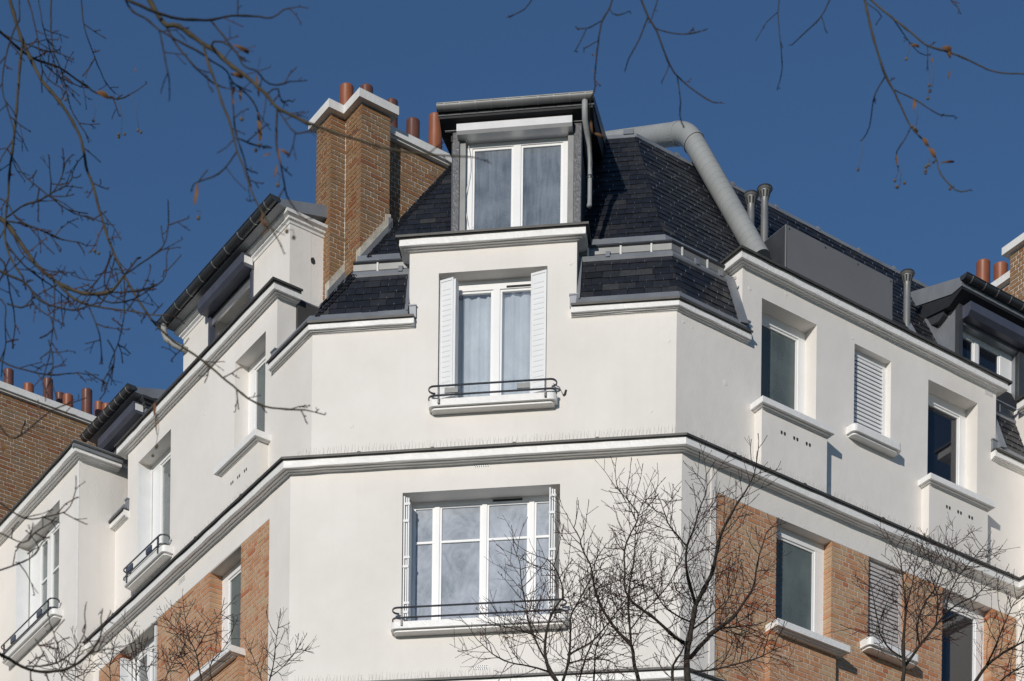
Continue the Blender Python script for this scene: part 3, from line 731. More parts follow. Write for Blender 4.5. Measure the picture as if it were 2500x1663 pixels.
# ================================================================== windows
def window(w, hole, setback, lights, frame=.055, glass='glass_c', rails=(), parent=BLD, curtain=None, mull=.05, bottom=.07, top=.07, room=True, roomd=.9, name='window', vent=None, rm=.3):
    """lights: list of (s0, s1) glass spans; rails: heights of glazing bars; the frame fills the rest of the opening"""
    s0, s1, z0, z1 = hole; D = -setback
    m = MB(); zb, zt = z0 + bottom, z1 - top
    m.box(w, s0 - .02, s1 + .02, zt, z1 + .03, D - .07, D); m.box(w, s0 - .02, s1 + .02, z0 - .03, zb, D - .07, D)
    xs = [s0 - .02] + [v for l in lights for v in l] + [s1 + .02]
    for i in range(0, len(xs), 2): m.box(w, xs[i], xs[i + 1], zb, zt, D - .068, D - .002)
    # sash profile: a second, recessed step around each light
    for a, b in lights:
        st = .028
        m.box(w, a - .012, a + st, zb - .01, zt + .01, D - .05, D - .016); m.box(w, b - st, b + .012, zb - .01, zt + .01, D - .05, D - .016)
        m.box(w, a, b, zt - st, zt + .012, D - .05, D - .0165); m.box(w, a, b, zb - .012, zb + st, D - .05, D - .0165)
        for zr_ in rails: m.box(w, a, b, zr_ - .014, zr_ + .014, D - .05, D - .014)
    o = m.build(name, M['upvc'], parent)
    for a, b in lights:
        g = MB(); cuts = [zb + .02] + [v for zr_ in rails for v in (zr_ - .006, zr_ + .006)] + [zt - .02]
        for i in range(0, len(cuts), 2):
            g = MB(); g.box(w, a + .02, b - .02, cuts[i], cuts[i + 1], D - .040, D - .034); g.build('pane', M[glass], o)
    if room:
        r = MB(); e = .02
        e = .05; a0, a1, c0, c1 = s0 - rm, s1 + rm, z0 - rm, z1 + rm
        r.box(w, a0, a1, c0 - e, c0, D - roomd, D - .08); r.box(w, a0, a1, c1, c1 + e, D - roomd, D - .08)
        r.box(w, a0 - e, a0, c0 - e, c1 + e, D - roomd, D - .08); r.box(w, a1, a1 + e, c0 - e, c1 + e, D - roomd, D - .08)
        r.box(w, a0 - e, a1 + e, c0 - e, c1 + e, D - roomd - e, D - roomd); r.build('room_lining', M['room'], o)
    if curtain:
        for (a, b, mt, zz0, zz1) in curtain:
            cm = MB(); n = max(8, int((b - a) / .02)); top_, bot = [], []
            for i in range(n + 1):
                s = a + (b - a) * i / n; dd = D - .092 + .015 * sin(s * 41) + .008 * sin(s * 97 + 1)
                cm.v.append(tuple(w.w(s, zz0, dd))); cm.v.append(tuple(w.w(s + .01 * sin(s * 9), zz1, dd * 1.0)))
            for i in range(n): cm.f.append([2 * i, 2 * i + 2, 2 * i + 3, 2 * i + 1]); cm.r.append(.5)
            cm.build('curtain', M[mt], o, smooth=True)
    if vent:
        vm = MB(); vm.box(w, vent[0], vent[1], zt + .010, zt + .030, D - .01, D + .012); vm.build('trickle_vent', M['grille'], o)
    return o
def rounded(s0, s1, d, r=.07, n=5, both=True):
    out = [(s0, -.02)]
    for i in range(n + 1):
        a = pi - (pi / 2) * i / n; out.append((s0 + r + r * cos(a), d - r + r * sin(a)))
    for i in range(n + 1):
        a = pi / 2 - (pi / 2) * i / n; out.append((s1 - r + r * cos(a), d - r + r * sin(a)))
    return out + [(s1, -.02)]
def sill(w, s0, s1, zt, h, d, round_=False, mat='cornice', hole=None, setback=.2):
    m = MB()
    if round_:
        m.slab(w, rounded(s0, s1, d), zt - h, zt); m.slab(w, rounded(s0 + .035, s1 - .035, d - .04, .05), zt - h - .028, zt - h + .002)
    else:
        m.box(w, s0, s1, zt - h, zt, -.02, d); m.box(w, s0 + .04, s1 - .04, zt - h - .014, zt - h + .003, -.02, d - .045); m.box(w, s0 + .07, s1 - .07, zt - h - .028, zt - h - .013, -.02, d - .08)
    if hole: m.box(w, hole[0] + .002, hole[1] - .002, zt - h, zt + .012, -setback - .02, 0)
    return m.build('window_sill', M[mat], BLD)
def railing(w, s0, s1, zt, gap=.135, d=.20, mat='iron', posts=None, plates=(), plate_mat='iron'):
    m = MB(); r = .075
    for zz in (zt, zt - gap):
        pts = [w.w(s0 + .10, zz, .02), w.w(s0 + .03, zz, .03)]
        for i in range(9):
            a = -pi / 2 - pi * i / 8; pts.append(w.w(s0 + r + r * cos(a) * .98, zz, d / 2 + .01 + (d / 2 - .02) * sin(a)))
        for i in range(9):
            a = pi / 2 - pi * i / 8; pts.append(w.w(s1 - r + r * cos(a) * .98, zz, d / 2 + .01 + (d / 2 - .02) * sin(a)))
        pts += [w.w(s1 - .03, zz, .03), w.w(s1 - .10, zz, .02)]
        # flat bar section: two stacked tubes
        m.tube(pts[2:-2], .0085, 6); m.tube([p + Z3 * .009 for p in pts[2:-2]], .008, 6)
    for s in (posts or (s0 + .14, s1 - .14)): m.box(w, s - .012, s + .012, zt - gap - .09, zt + .01, d - .035, d - .012)
    o = m.build('railing', M[mat], BLD); smooth_by_angle(o, 50)
    for s in plates:
        p = MB(); p.box(w, s - .085, s + .085, zt - gap + .025, zt - .03, d - .018, d + .002); p.build('railing_plate', M[plate_mat], o)
    return o
# ---- front, upper window
window(F2, WF2, .2, [(2.05, 2.545), (2.635, 3.12)], glass='glass_veil', bottom=.06, top=.125, mull=.1, vent=(2.72, 3.06),
       curtain=[(2.02, 2.53, 'curtain', 19.2, 20.75), (2.66, 3.2, 'curtain', 19.2, 20.78)])
sill(F2, 1.765, 3.42, 19.205, .085, .16, True, hole=WF2)
railing(F2, 1.765, 3.42, 19.348, .120, .20, plates=(2.07, 3.00), plate_mat='gutter')
def folding_shutter(w, sa, da, sb, db, z0, z1, n=21, back=None):
    """a shutter leaf between two plan points with its louvre ribs"""
    P, Q = w.w(sa, 0, da), w.w(sb, 0, db); u = (Q - P); ln_ = u.length; u.normalize()
    nn = Vector((u.y, -u.x, 0))
    if nn.dot(w.n) < 0: nn = -nn
    lw = Wall(P, u, nn); m = MB()
    m.box(lw, 0, ln_, z0, z1, -.022, 0); m.box(lw, 0, .016, z0, z1, 0, .008); m.box(lw, ln_ - .016, ln_, z0, z1, 0, .008)
    m.box(lw, .016, ln_ - .016, z0, z0 + .03, 0, .008); m.box(lw, .016, ln_ - .016, z1 - .03, z1, 0, .008)
    if back: m.box(lw, ln_ - .002, ln_ + .03, z0, z1 - .02, -.10, -.004)
    o = m.build('shutter', M['shutter'], BLD); b = (z1 - z0 - .14) / n; me = None
    for k in range(n):
        z = z0 + .06 + k * b
        if me is None:
            q = MB(); ref = Wall((0, 0, 0), Vector((1, 0, 0)), Vector((0, -1, 0)) if Z3.cross(lw.u).dot(lw.n) < 0 else Vector((0, 1, 0)))
            q.prism(ref, [(-.002, 0), (.005, .006), (.006, .014), (-.002, b * .72)], .035, ln_ - .035); me = q.mesh('slat', M['shutter'])
        s = link('slat', me, o); s.matrix_basis = Matrix.Translation(lw.w(0, z, 0)) @ lw.rot()
    return o
folding_shutter(F2, 1.872, -.06, 2.055, -.005, 19.33, 20.86, back=True)
folding_shutter(F2, 3.055, -.065, 3.262, -.005, 19.33, 20.875)
# ---- front, lower window: four lights with a glazing bar
window(F, WF1, .25, [(1.568, 1.842), (1.908, 2.46), (2.522, 3.07), (3.134, 3.43)], glass='glass_mist', rails=(17.462,), bottom=.06, top=.05, vent=(2.60, 2.98), roomd=1.1)
sill(F, 1.35, 3.62, 16.245, .085, .17, True, hole=WF1, setback=.25)
railing(F, 1.37, 3.60, 16.408, .130, .20, plates=(), posts=(1.50, 3.46))
def shutter_stack(w, s0, s1, d0, d1, z0, z1, nleaf=3):
    m = MB(); t = (s1 - s0) / nleaf
    for i in range(nleaf):
        a = s0 + i * t; m.box(w, a, a + t * .62, z0, z1 - .012 * i, d0, d1 - .012 * (i % 2))
    for k, z in enumerate((.1, .17, .45, .52, .8, .93)):
        zz = z0 + (z1 - z0) * z; m.box(w, s0 - .004 + .016 * (k % 2), s1 - .012 + .012 * (k % 2), zz, zz + .03, d1 - .03, d1 + .008)
    return m.build('shutter', M['shutter'], BLD)
shutter_stack(F, 1.478, 1.562, -.235, -.012, 16.27, 17.94); shutter_stack(F, 3.352, 3.44, -.235, -.012, 16.27, 17.945)
# ---- right front, upper: two windows with boxed aprons, one louvred opening
for hole, gl, cur in ((WR2a, 'glass_frost', None), (WR2c, 'glass_blue', [(4.80, 5.16, 'curtain', 19.4, 20.5), (5.17, 5.52, 'curtain_warm', 19.4, 20.95)])):
    s0, s1 = hole[0], hole[1]
    window(R2, hole, .22, [(s0 + .10, s1 - .125)], glass=gl, bottom=.06, top=.12, curtain=cur)
    sill(R2, s0 - .175, s1 + .125, 19.475, .075, .24, hole=hole)
    m = MB(); m.box(R2, s0 - .105, s1 + .075, 18.30, 19.40, -.02, .145); ap = m.build('window_apron', M['stucco'], BLD)
    m = MB()
    for i in range(3):
        for j in range(2):
            a = s0 + .22 + i * .22 + j * .055
            m.add([R2.w(a, 19.20, .147), R2.w(a + .034, 19.20, .147), R2.w(a + .034, 19.165, .147), R2.w(a + .017, 19.150, .147), R2.w(a, 19.165, .147)], [(0, 1, 2, 3, 4)])
    m.build_each('vent_slot', M['grille'], ap)
def louvre(w, hole, setback, n, mat, openness, slat_h, side=.055):
    s0, s1, z0, z1 = hole; D = -setback; m = MB()
    m.box(w, s0, s0 + side, z0, z1, D - .05, D); m.box(w, s1 - side, s1, z0, z1, D - .05, D)
    m.box(w, s0 + side, s1 - side, z1 - side * 1.3, z1, D - .05, D - .001); m.box(w, s0 + side, s1 - side, z0, z0 + side, D - .05, D - .001)
    o = m.build('louvre_shutter', M[mat], BLD)
    b = MB(); b.box(w, s0, s1, z0, z1, D - .075, D - .06); b.build('shutter_back', M['grille'], o)
    st = (z1 - z0 - side * 2.3) / n; q = MB(); lw = Wall((0, 0, 0), Vector((1, 0, 0)), Vector((0, -1, 0)) if Z3.cross(w.u).dot(w.n) < 0 else Vector((0, 1, 0)))
    q.prism(lw, [(-.046, st * .99), (-.004, 0), (.002, .006), (-.004 - openness * .0, slat_h), (-.040, st * 1.1)], 0, s1 - s0 - 2 * side); me = q.mesh('slat', M[mat])
    for k in range(n):
        s = link('slat', me, o); s.matrix_basis = Matrix.Translation(w.w(s0 + side, z0 + side + k * st, D - .004)) @ w.rot()
    return o
louvre(R2, WR2b, .10, 20, 'shutter', .5, .043)
sill(R2, 3.03, 3.93, 19.745, .095, .16, True, hole=WR2b, setback=.1)
louvre(R, WR1b, .06, 20, 'wood_grey', 1.0, .043)
sill(R, 3.09, 4.03, 16.79, .10, .19, True, hole=WR1b, setback=.06)
for hole, gl in ((WR1a, 'glass_frost'), (WR1c, 'glass_blue')):
    s0, s1 = hole[0], hole[1]
    window(R, hole, .15, [(s0 + .06, s1 - .155)], glass=gl, bottom=.06, top=.12)
    sill(R, s0 - .17, s1 + .13, 16.515, .085, .24, hole=hole, setback=.15)
# ---- left front, upper
window(L2, WL2a, .21, [(WL2a[0] + .06, WL2a[1] - .16)], glass='glass_frost', bottom=.06, top=.10)
sill(L2, 1.13, 2.30, 19.45, .085, .24, hole=WL2a)
m = MB(); m.box(L2, 1.20, 2.24, 18.30, 19.37, -.02, .145); apl = m.build('window_apron', M['stucco'], BLD)
m = MB()
for i in range(3):
    for j in range(2):
        a = 1.52 + i * .19 + j * .05
        m.add([L2.w(a, 19.14, .147), L2.w(a + .03, 19.14, .147), L2.w(a + .03, 19.11, .147), L2.w(a + .015, 19.095, .147), L2.w(a, 19.11, .147)], [(0, 1, 2, 3, 4)])
m.build_each('vent_slot', M['grille'], apl)
window(L2, WL2b, .21, [(WL2b[0] + .07, WL2b[1] - .30)], glass='glass_c', bottom=.06, top=.10, curtain=[(4.1, 4.9, 'curtain_warm', 19.1, 20.75)])
sill(L2, 3.98, 5.28, 19.17, .10, .17, True, hole=WL2b)
railing(L2, 3.98, 5.28, 19.30, .13, .20, plates=(4.38, 5.00), plate_mat='iron_blue')
# opened white shutter leaf lying against the far reveal
m = MB(); m.box(L2, 5.12, 5.15, 19.19, 20.85, -.19, .01); m.box(L2, 5.10, 5.155, 19.19, 20.85, -.205, -.188); m.build('shutter', M['shutter'], BLD)
# ---- left front, lower
window(L, WL1a, .19, [(WL1a[0] + .06, WL1a[1] - .17)], glass='glass_frost', bottom=.06, top=.10)
sill(L, 1.16, 2.36, 16.50, .085, .24, hole=WL1a)
window(L, WL1b, .19, [(WL1b[0] + .30, WL1b[0] + .62), (WL1b[0] + .72, WL1b[1] - .2)], glass='glass_c', bottom=.06, top=.10)
m = MB(); m.box(L, 3.82, 3.86, 16.32, 17.88, -.17, .02); m.box(L, 4.98, 5.02, 16.32, 17.88, -.17, .0); m.build_each('shutter', M['shutter'], BLD)
sill(L, 3.68, 5.17, 16.30, .10, .17, True, hole=WL1b)
# ---- vent grilles in the render
def grille(w, s0, s1, z0, z1, d=.002, n=7):
    m = MB(); m.box(w, s0, s1, z0, z1, -.01, d); o = m.build('vent_grille', M['cornice'], BLD); h = MB(); k = (s1 - s0) / n
    for i in range(n):
        for j in range(3):
            a = s0 + k * (i + (.25 if j % 2 else .5)); z = z0 + (z1 - z0) * (j + .5) / 3; r = k * .3
            h.add([w.w(a - r, z, d + .0015), w.w(a, z + r, d + .0015), w.w(a + r, z, d + .0015), w.w(a, z - r, d + .0015)], [(0, 1, 2, 3)])
    h.build('grille_holes', M['grille'], o)
grille(F, 2.385, 2.58, 18.245, 18.30); grille(F, 2.40, 2.59, 15.66, 15.72); grille(R2, 5.66, 5.82, 21.11, 21.17); grille(L, 2.95, 3.15, 18.17, 18.24); grille(L2, 6.0, 6.1, 19, 19.05)

rs = random.Random(77)
for w, x, y, r in ((F2, 1633, 831, .022), (F2, 1393, 642, .03), (F2, 1590, 1003, .02), (R2, 1669, 786, .018), (R2, 1690, 799, .012), (R2, 1771, 934, .03), (R2, 1830, 704, .025), (R2, 1919, 718, .02), (R2, 1795, 679, .02), (R2, 2081, 826, .014), (F, 997, 1155, .01), (F2, 858, 1040, .03), (L2, 500, 1010, .02), (F, 1530, 1200, .02)):
    s_, z_ = w.hit(x, y); po = [(s_ + r * rs.uniform(.7, 1.2) * cos(k * pi / 6), z_ + r * rs.uniform(.7, 1.3) * sin(k * pi / 6)) for k in range(12)]
    m = MB(); m.sheet(w, po, -.01, .004); m.build('plaster_patch', M['stucco'], BLD)
s_, z_ = F2.hit(1378, 958)                                 # broken plaster and a loose wire beside the front sill
m = MB(); m.sheet(F2, [(s_ - .02, z_ - .05), (s_ + .02, z_ - .04), (s_ + .035, z_ + .03), (s_ + .01, z_ + .035), (s_ - .005, z_ - .01)], -.01, .003); m.build('plaster_gap', M['grille'], BLD)
m = MB(); m.tube([F2.w(s_ - .14, z_ + .09, .05), F2.w(s_ - .06, z_ + .05, .03), F2.w(s_ - .02, z_ - .03, .02), F2.w(s_ + .0, z_ - .05, .0)], .006, 5); m.build('loose_wire', M['iron'], BLD)

# ================================================================== dormers
def gutter_run(w, s0, s1, zt, d, r, mat, parent, rings=8, name='gutter'):
    m = MB(); n = 10; prof = []
    for i in range(n + 1):
        a = pi * i / n; prof.append((d + r * cos(a), zt - r * sin(a)))
    for i in range(n, -1, -1):
        a = pi * i / n; prof.append((d + (r - .008) * cos(a), zt - (r - .008) * sin(a)))
    m.prism(w, prof, s0, s1); m.tube([w.w(s0, zt, d + r), w.w(s1, zt, d + r)], .009, 6)
    # end stops
    for s in (s0, s1):
        e = [(d + r * cos(pi * i / n), zt - r * sin(pi * i / n)) for i in range(n + 1)]; m.prism(w, e, s - .004, s + .004)
    o = m.build(name, M[mat], parent); smooth_by_angle(o, 35)
    q = MB()
    for i in range(rings):
        s = s0 + (s1 - s0) * (i + .5) / rings; pr = []
        for k in range(n + 1):
            a = pi * k / n; pr.append((d + (r + .005) * cos(a), zt - (r + .005) * sin(a)))
        for k in range(n, -1, -1):
            a = pi * k / n; pr.append((d + (r - .002) * cos(a), zt - (r - .002) * sin(a)))
        q.prism(w, pr, s - .006, s + .006)
    q.build('gutter_band', M['alu' if mat == 'gutter_dark' else 'zinc'], o)
    return o
def roller_box(w, s0, s1, z1, h, d0, d1, mat, parent, cut=.04):
    m = MB(); m.prism(w, [(d0, z1), (d1, z1), (d1, z1 - h + cut), (d1 - cut, z1 - h), (d0, z1 - h)], s0, s1)
    return m.build('roller_box', M[mat], parent)
# ---- front dormer
m = MB(); dz0, dz1 = 21.36, 22.86
ev = [(.16, 22.905), (.16, 22.83), (-1.85, 23.62), (-1.9, 23.80), (-1.9, 23.83), (.13, 22.955)]
m.prism(F2, ev, 1.855, 3.86); DF = m.build('dormer', M['zinc_dark'], BLD)
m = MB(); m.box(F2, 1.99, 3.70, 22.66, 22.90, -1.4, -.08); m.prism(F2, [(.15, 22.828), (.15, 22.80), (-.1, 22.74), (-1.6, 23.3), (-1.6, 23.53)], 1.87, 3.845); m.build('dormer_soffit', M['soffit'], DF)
gutter_run(F2, 1.85, 3.855, 22.92, .205, .06, 'gutter', DF, 10)
m = MB(); m.box(F2, 2.00, 2.06, 21.33, 22.95, -1.5, -.10); m.box(F2, 3.60, 3.665, 21.33, 22.95, -1.5, -.10); m.build_each('dormer_cheek', M['zinc_dark'], DF)
for a, b in ((2.015, 2.112), (3.585, 3.69)):
    m = MB(); m.box(F2, a, b, 21.345, 22.76, -.14, -.04); m.build('dormer_post', M['blackwood'], DF, bevel=.008)
    m = MB(); m.box(F2, a - .012, b + .015, 21.34, 21.46, -.15, -.030); m.build('post_shoe', M['zinc'], DF)
m = MB(); m.box(F2, 1.92, 2.13, 22.755, 22.775, -.14, -.01); m.box(F2, 3.56, 3.70, 22.755, 22.775, -.14, -.01); m.build_each('post_cap', M['alu'], DF)
m = MB(); m.box(F2, 2.112, 2.185, 21.35, 22.66, -.12, -.06); m.box(F2, 3.51, 3.585, 21.35, 22.66, -.12, -.06); m.build_each('shutter_guide', M['gutter'], DF)
roller_box(F2, 2.085, 3.575, 22.765, .12, -.14, .09, 'alu_box', DF, .03)
window(F2, (2.185, 3.51, 21.36, 22.66), .13, [(2.265, 2.80), (2.895, 3.44)], glass='glass_f', bottom=.06, top=.07, parent=DF, roomd=.8, rm=.03)
m = MB(); m.box(F2, 2.13, 3.55, 21.375, 21.43, -.14, -.02); m.build('dormer_sill', M['alu'], DF)
m = MB()                                                   # shutter cable hanging at the side of the frame
pts = [F2.w(2.215 + .03 * sin(i * .5), 22.62 - i * .08, -.10) for i in range(14)] + [F2.w(2.26, 21.5, -.10), F2.w(2.29, 21.56, -.10), F2.w(2.30, 21.47, -.10)]
m.tube(pts, .004, 5); m.build('shutter_cable', M['label'], DF)
# downpipe of the front dormer
m = MB(); s_ = 3.745
pts = [F2.w(s_, 22.88, .19), F2.w(s_, 22.76, .18), F2.w(s_ + .0, 22.66, .14), F2.w(s_ + .02, 22.56, .02), F2.w(s_ + .04, 22.46, -.06), F2.w(s_ + .05, 22.3, -.09), F2.w(s_ + .05, 21.80, -.10), F2.w(s_ + .05, 21.72, -.08), F2.w(s_ + .05, 21.68, -.04)]
m.tube(pts, [.038, .039, .039, .036, .031, .029, .029, .031, .033], 12); dp = m.build('downpipe', M['duct'], DF, smooth=True)
m = MB(); m.lathe(F2.w(s_ + .05, 22.06, -.10), [(.04, 0), (.042, .02), (.04, .04)], 12); m.build('pipe_collar', M['gutter_dark'], dp)

# ---- white box dormer on the left slope, and the next one along
dL3 = -.542
L3 = L2.moved(1.6388, dL3)
def left_dormer(w, length, s_win, parent_name, white=True, ret=.55, zt=22.86):
    wa = 'stucco' if white else 'zinc'
    m = MB(); wall_grid(m, w, [(0, length, 21.0, zt)], [(s_win[0], s_win[1], 21.2, 22.66)], .34 if white else .1); D = m.build('dormer', M[wa], BLD)
    m = MB(); m.box(w, 0.002, .2, 21.0, zt, -1.6, -.33 if white else -.09); m.box(w, length - .2, length - .002, 21.0, zt, -1.6, -.33 if white else -.09); m.build_each('dormer_cheek', M[wa], D)
    m = MB()                                               # moulded eaves
    m.sweep([w.w(length, 0, -.5), w.w(length, 0), w.w(0, 0), w.w(0, 0, -1.3)], [(-.05, zt - .10), (.012, zt - .10), (.02, zt - .075), (.05, zt - .06), (.055, zt - .035), (.10, zt - .015), (.11, zt + .02), (-.05, zt + .02)])
    m.build('eaves_moulding', M['cornice' if white else 'zinc_dark'], D)
    m = MB(); m.prism(w, [(.24, zt + .10), (.24, zt + .03), (.0, zt + .02), (-1.7, zt + .40), (-1.7, zt + .62)], -.085, length + .1); m.build('dormer_roof', M['zinc'], D)
    gutter_run(w, -.10, length + .16, zt + .105, .29, .072, 'gutter_dark', D, 9)
    window(w, (s_win[0], s_win[1], 21.2, 22.66), .30 if white else .12, [(s_win[0] + .07, (s_win[0] + s_win[1]) / 2 - .06), ((s_win[0] + s_win[1]) / 2 + .06, s_win[1] - .07)], glass='glass_c', parent=D, roomd=.8, rm=.03)
    rb = roller_box(w, s_win[0] - .01, s_win[1] + .03, zt - .03, .17, -.05, .19, 'anthracite', D, .05)
    m = MB(); m.box(w, s_win[0] - .018, s_win[0] - .008, zt - .16, zt - .06, .03, .16); m.build('box_label', M['label'], rb)
    m = MB(); m.box(w, s_win[0], s_win[0] + .05, 21.2, zt - .2, -.06, .03); m.box(w, s_win[1] - .05, s_win[1], 21.2, zt - .2, -.06, .03); m.build_each('shutter_guide', M['anthracite'], D)
    m = MB(); m.box(w, s_win[0] + .05, s_win[1] - .05, 22.565, 22.66, -.03, -.015); m.box(w, s_win[0] + .05, s_win[1] - .05, 22.52, 22.57, -.035, -.008); m.build('roller_shutter', M['alu'], D)
    return D
D1 = left_dormer(L3, 3.17, (1.02, 2.33), 'dormer')
# hole broken in the render of the return, and the bent downpipe at the far end
hd = L3.moved(0, 0); hw = Wall(L3.w(0, 0), uR, nR)
s_, z_ = hw.hit(764, 637)
m = MB(); rs = random.Random(3)
po = [(s_ + (.034 + rs.uniform(-.006, .006)) * cos(a * pi / 7), z_ + (.047 + rs.uniform(-.008, .008)) * sin(a * pi / 7)) for a in range(14)]
m.sheet(hw, po, -.02, .004); m.build('wall_hole', M['grille'], D1)
m = MB(); pts = [L3.w(3.24, 22.90, .29), L3.w(3.24, 22.80, .29), L3.w(3.22, 22.70, .26), L3.w(3.16, 22.62, .16), L3.w(3.10, 22.57, .05), L3.w(3.05, 22.54, -.02)]
m.tube(pts, .045, 12); m.build('downpipe', M['duct'], D1, smooth=True)
L4 = L2.moved(6.70, -.86)
D2 = left_dormer(L4, 1.48, (.06, 1.32), 'dormer', white=False)
# ---- dormer on the right slope
R3 = R2.moved(5.77, -.64)
m = MB(); zt = 22.72
wall_grid(m, R3, [(0, 1.6, 21.3, zt)], [(.10, 1.24, 21.35, 22.5)], .2); D3 = m.build('dormer', M['zinc'], BLD)
m = MB(); m.box(R3, .002, .05, 21.3, zt + .02, -1.5, -.19); m.box(R3, 1.55, 1.598, 21.3, zt, -1.5, -.19); m.build_each('dormer_cheek', M['zinc'], D3)
m = MB(); m.prism(R3, [(.20, 22.985), (.20, 22.86), (.0, 22.84), (-1.55, 23.26), (-1.55, 23.52)], -.135, 1.9); m.build('dormer_roof', M['zinc'], D3)
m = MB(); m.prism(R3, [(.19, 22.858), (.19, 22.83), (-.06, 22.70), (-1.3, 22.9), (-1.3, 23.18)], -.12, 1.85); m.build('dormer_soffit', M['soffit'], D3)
gutter_run(R3, -.15, 1.95, 22.985, .245, .068, 'gutter_dark', D3, 8)
m = MB()                                                   # carved rafter end
m.prism(R3, [(-.62, 22.86), (-.10, 22.80), (-.10, 22.76), (-.16, 22.72), (-.20, 22.72), (-.20, 22.66), (-.30, 22.62), (-.62, 22.66)], -.09, -.003); m.build('rafter_end', M['zinc_dark'], D3)
m = MB(); m.box(R3, -.004, .07, 21.3, 22.74, -.05, .03); m.box(R3, 1.24, 1.38, 21.3, 22.74, -.05, .03); m.build_each('dormer_post', M['zinc_dark'], D3)
roller_box(R3, .06, 1.50, 22.72, .18, -.06, .19, 'anthracite', D3, .06)
window(R3, (.10, 1.24, 21.35, 22.5), .12, [(.13, .47), (.55, 1.00)], glass='glass_blue', parent=D3, bottom=.05, top=.04, roomd=.8, rm=.02)
m = MB(); m.tube([R3.w(1.38, 22.50, .06), R3.w(1.42, 22.35, .07), R3.w(1.48, 22.2, .05), R3.w(1.52, 22.1, .06)], .006, 5); m.build('shutter_cable', M['label'], D3)
verge(R2, 5.66, 5.765, upF, 21.60, 22.85, .05)

# ================================================================== ventilation gear on the right slope
m = MB(); m.box(R2, 2.20, 4.17, 21.2, 22.335, -.95, -.32); HS = m.build('duct_housing', M['housing'], BLD, bevel=.004)
m = MB(); m.box(R2, 2.195, 2.199, 21.3, 22.32, -.93, -.34); m.box(R2, 2.21, 2.216, 21.3, 22.33, -.319, -.3165)
for s, z in ((2.25, 22.28), (2.9, 22.28), (3.5, 22.28), (4.12, 22.28)): m.box(R2, s, s + .018, z, z + .018, -.32, -.314)
m.build_each('panel_trim', M['zinc_dark'], HS)
E1 = R2.w(1.70, 24.20, -1.80); E0 = at_depth(1460, 352, 33.6); E2 = R2.w(2.02, 21.95, -.62)
def bend(P0, P1, P2, r, n=8):
    a = (P0 - P1).normalized(); b = (P2 - P1).normalized(); p, q = P1 + a * r, P1 + b * r
    return [p * (1 - t) ** 2 + P1 * 2 * t * (1 - t) + q * t ** 2 for t in [i / n for i in range(n + 1)]]
mid = bend(E0, E1, E2, .22)
dr = .142
m = MB(); m.tube([E0] + mid + [E2], dr, 24); dc = m.build('ventilation_duct', M['duct'], BLD, smooth=False); smooth_by_angle(dc, 40)
m = MB()
def ring(mb, P, T, r, wdt, n=24):
    mb.tube([P - T * wdt, P + T * wdt], r, n)
for A_, B_, st in ((mid[-1], E2, .105), (mid[0], E0, .105)):
    T = (B_ - A_).normalized(); ln_ = (B_ - A_).length; x = .06
    while x < ln_ - .05:
        ring(m, A_ + T * x, (T + Z3 * .12).normalized(), dr + .0016, .0022); x += st
m.build_each('duct_seam', M['duct'], dc)
m = MB(); T = (E2 - E1).normalized(); ring(m, mid[-1], T, dr + .012, .006); T = (E0 - E1).normalized(); ring(m, mid[0] + T * .03, T, dr + .006, .05); m.build_each('duct_collar', M['duct'], dc)
def flue(px, pytop, pybot, d, r=.052):
    s, zb = R2.hit(px, pybot, d); zt = R2.hit(px, pytop, d)[1]; c = R2.w(s, zb - .25, d); h = zt - zb + .25
    m = MB(); m.lathe(c, [(r, 0), (r, h * .55), (r * .97, h * .56), (r * .97, h - .20), (r * 1.0, h - .17), (r * 1.55, h - .05), (r * 1.95, h - .03), (r * 2.05, h - .015), (r * 1.9, h), (r * 1.2, h + .004)], 20)
    o = m.build('flue_pipe', M['gutter'], BLD); smooth_by_angle(o, 30)
    q = MB()
    for k in range(10):
        a = 2 * pi * k / 10; v = Vector((cos(a), sin(a), 0)); t = Vector((-v.y, v.x, 0)); b0, b1 = c + v * (r * 1.10) + Z3 * (h - .145), c + v * (r * 1.50) + Z3 * (h - .062)
        q.add([b0 - t * .009 + v * .004, b0 + t * .009 + v * .004, b1 + t * .012 + v * .004, b1 - t * .012 + v * .004], [(0, 1, 2, 3)])
    q.build('flue_slots', M['grille'], o)
    q = MB(); q.lathe(c, [(r * 1.95, h - .028), (r * 2.1, h - .014), (r * 1.95, h + .002)], 20); q.build('flue_cap', M['gutter_dark'], o)
flue(1866, 459, 574, -1.02); flue(1833, 475, 540, -1.25); flue(2214, 666, 770, -1.0)
verge(R2, 5.09, 5.16, upF, 22.0, 22.42, .03)

# ================================================================== projecting bay at the far left, and its twin at the far right
LB = L2.moved(5.93, .59)                                   # face of the bay
zb_ = Z_RA - .03
WB = (.71, 2.35, 19.10, 20.84)
m = MB(); wall_grid(m, LB, [(.02, 6.0, 12.3, zb_ + .07)], [WB, (.71, 2.35, 16.2, 17.95)], .25); m.build('wall', M['stucco'], BLD)
RB = Wall(LB.w(0, 0), uR, nR)                              # its side towards the corner
m = MB(); m.box(RB, .003, 1.25, 12.3, zb_ + .07, -.3, 0); m.build('wall', M['stucco_rough'], BLD)
m = MB(); m.box(LB, .0, .05, 12.3, zb_ - .0, 0, .008); m.build('corner_bead', M['cornice'], BLD)
cornice([LB.w(6.0, 0), LB.w(0, 0), RB.w(.62, 0)], zb_ - .06, .14, .085, .175)
m = MB(); m.box(RB, -.17, .95, zb_ + .012, zb_ + .115, .10, .165); m.build('zinc_fascia', M['zinc'], BLD)
m = MB(); m.box(LB, .02, 6.0, zb_, zb_ + .14, -1.3, -.02); m.build('zinc_cheek', M['zinc'], BLD)
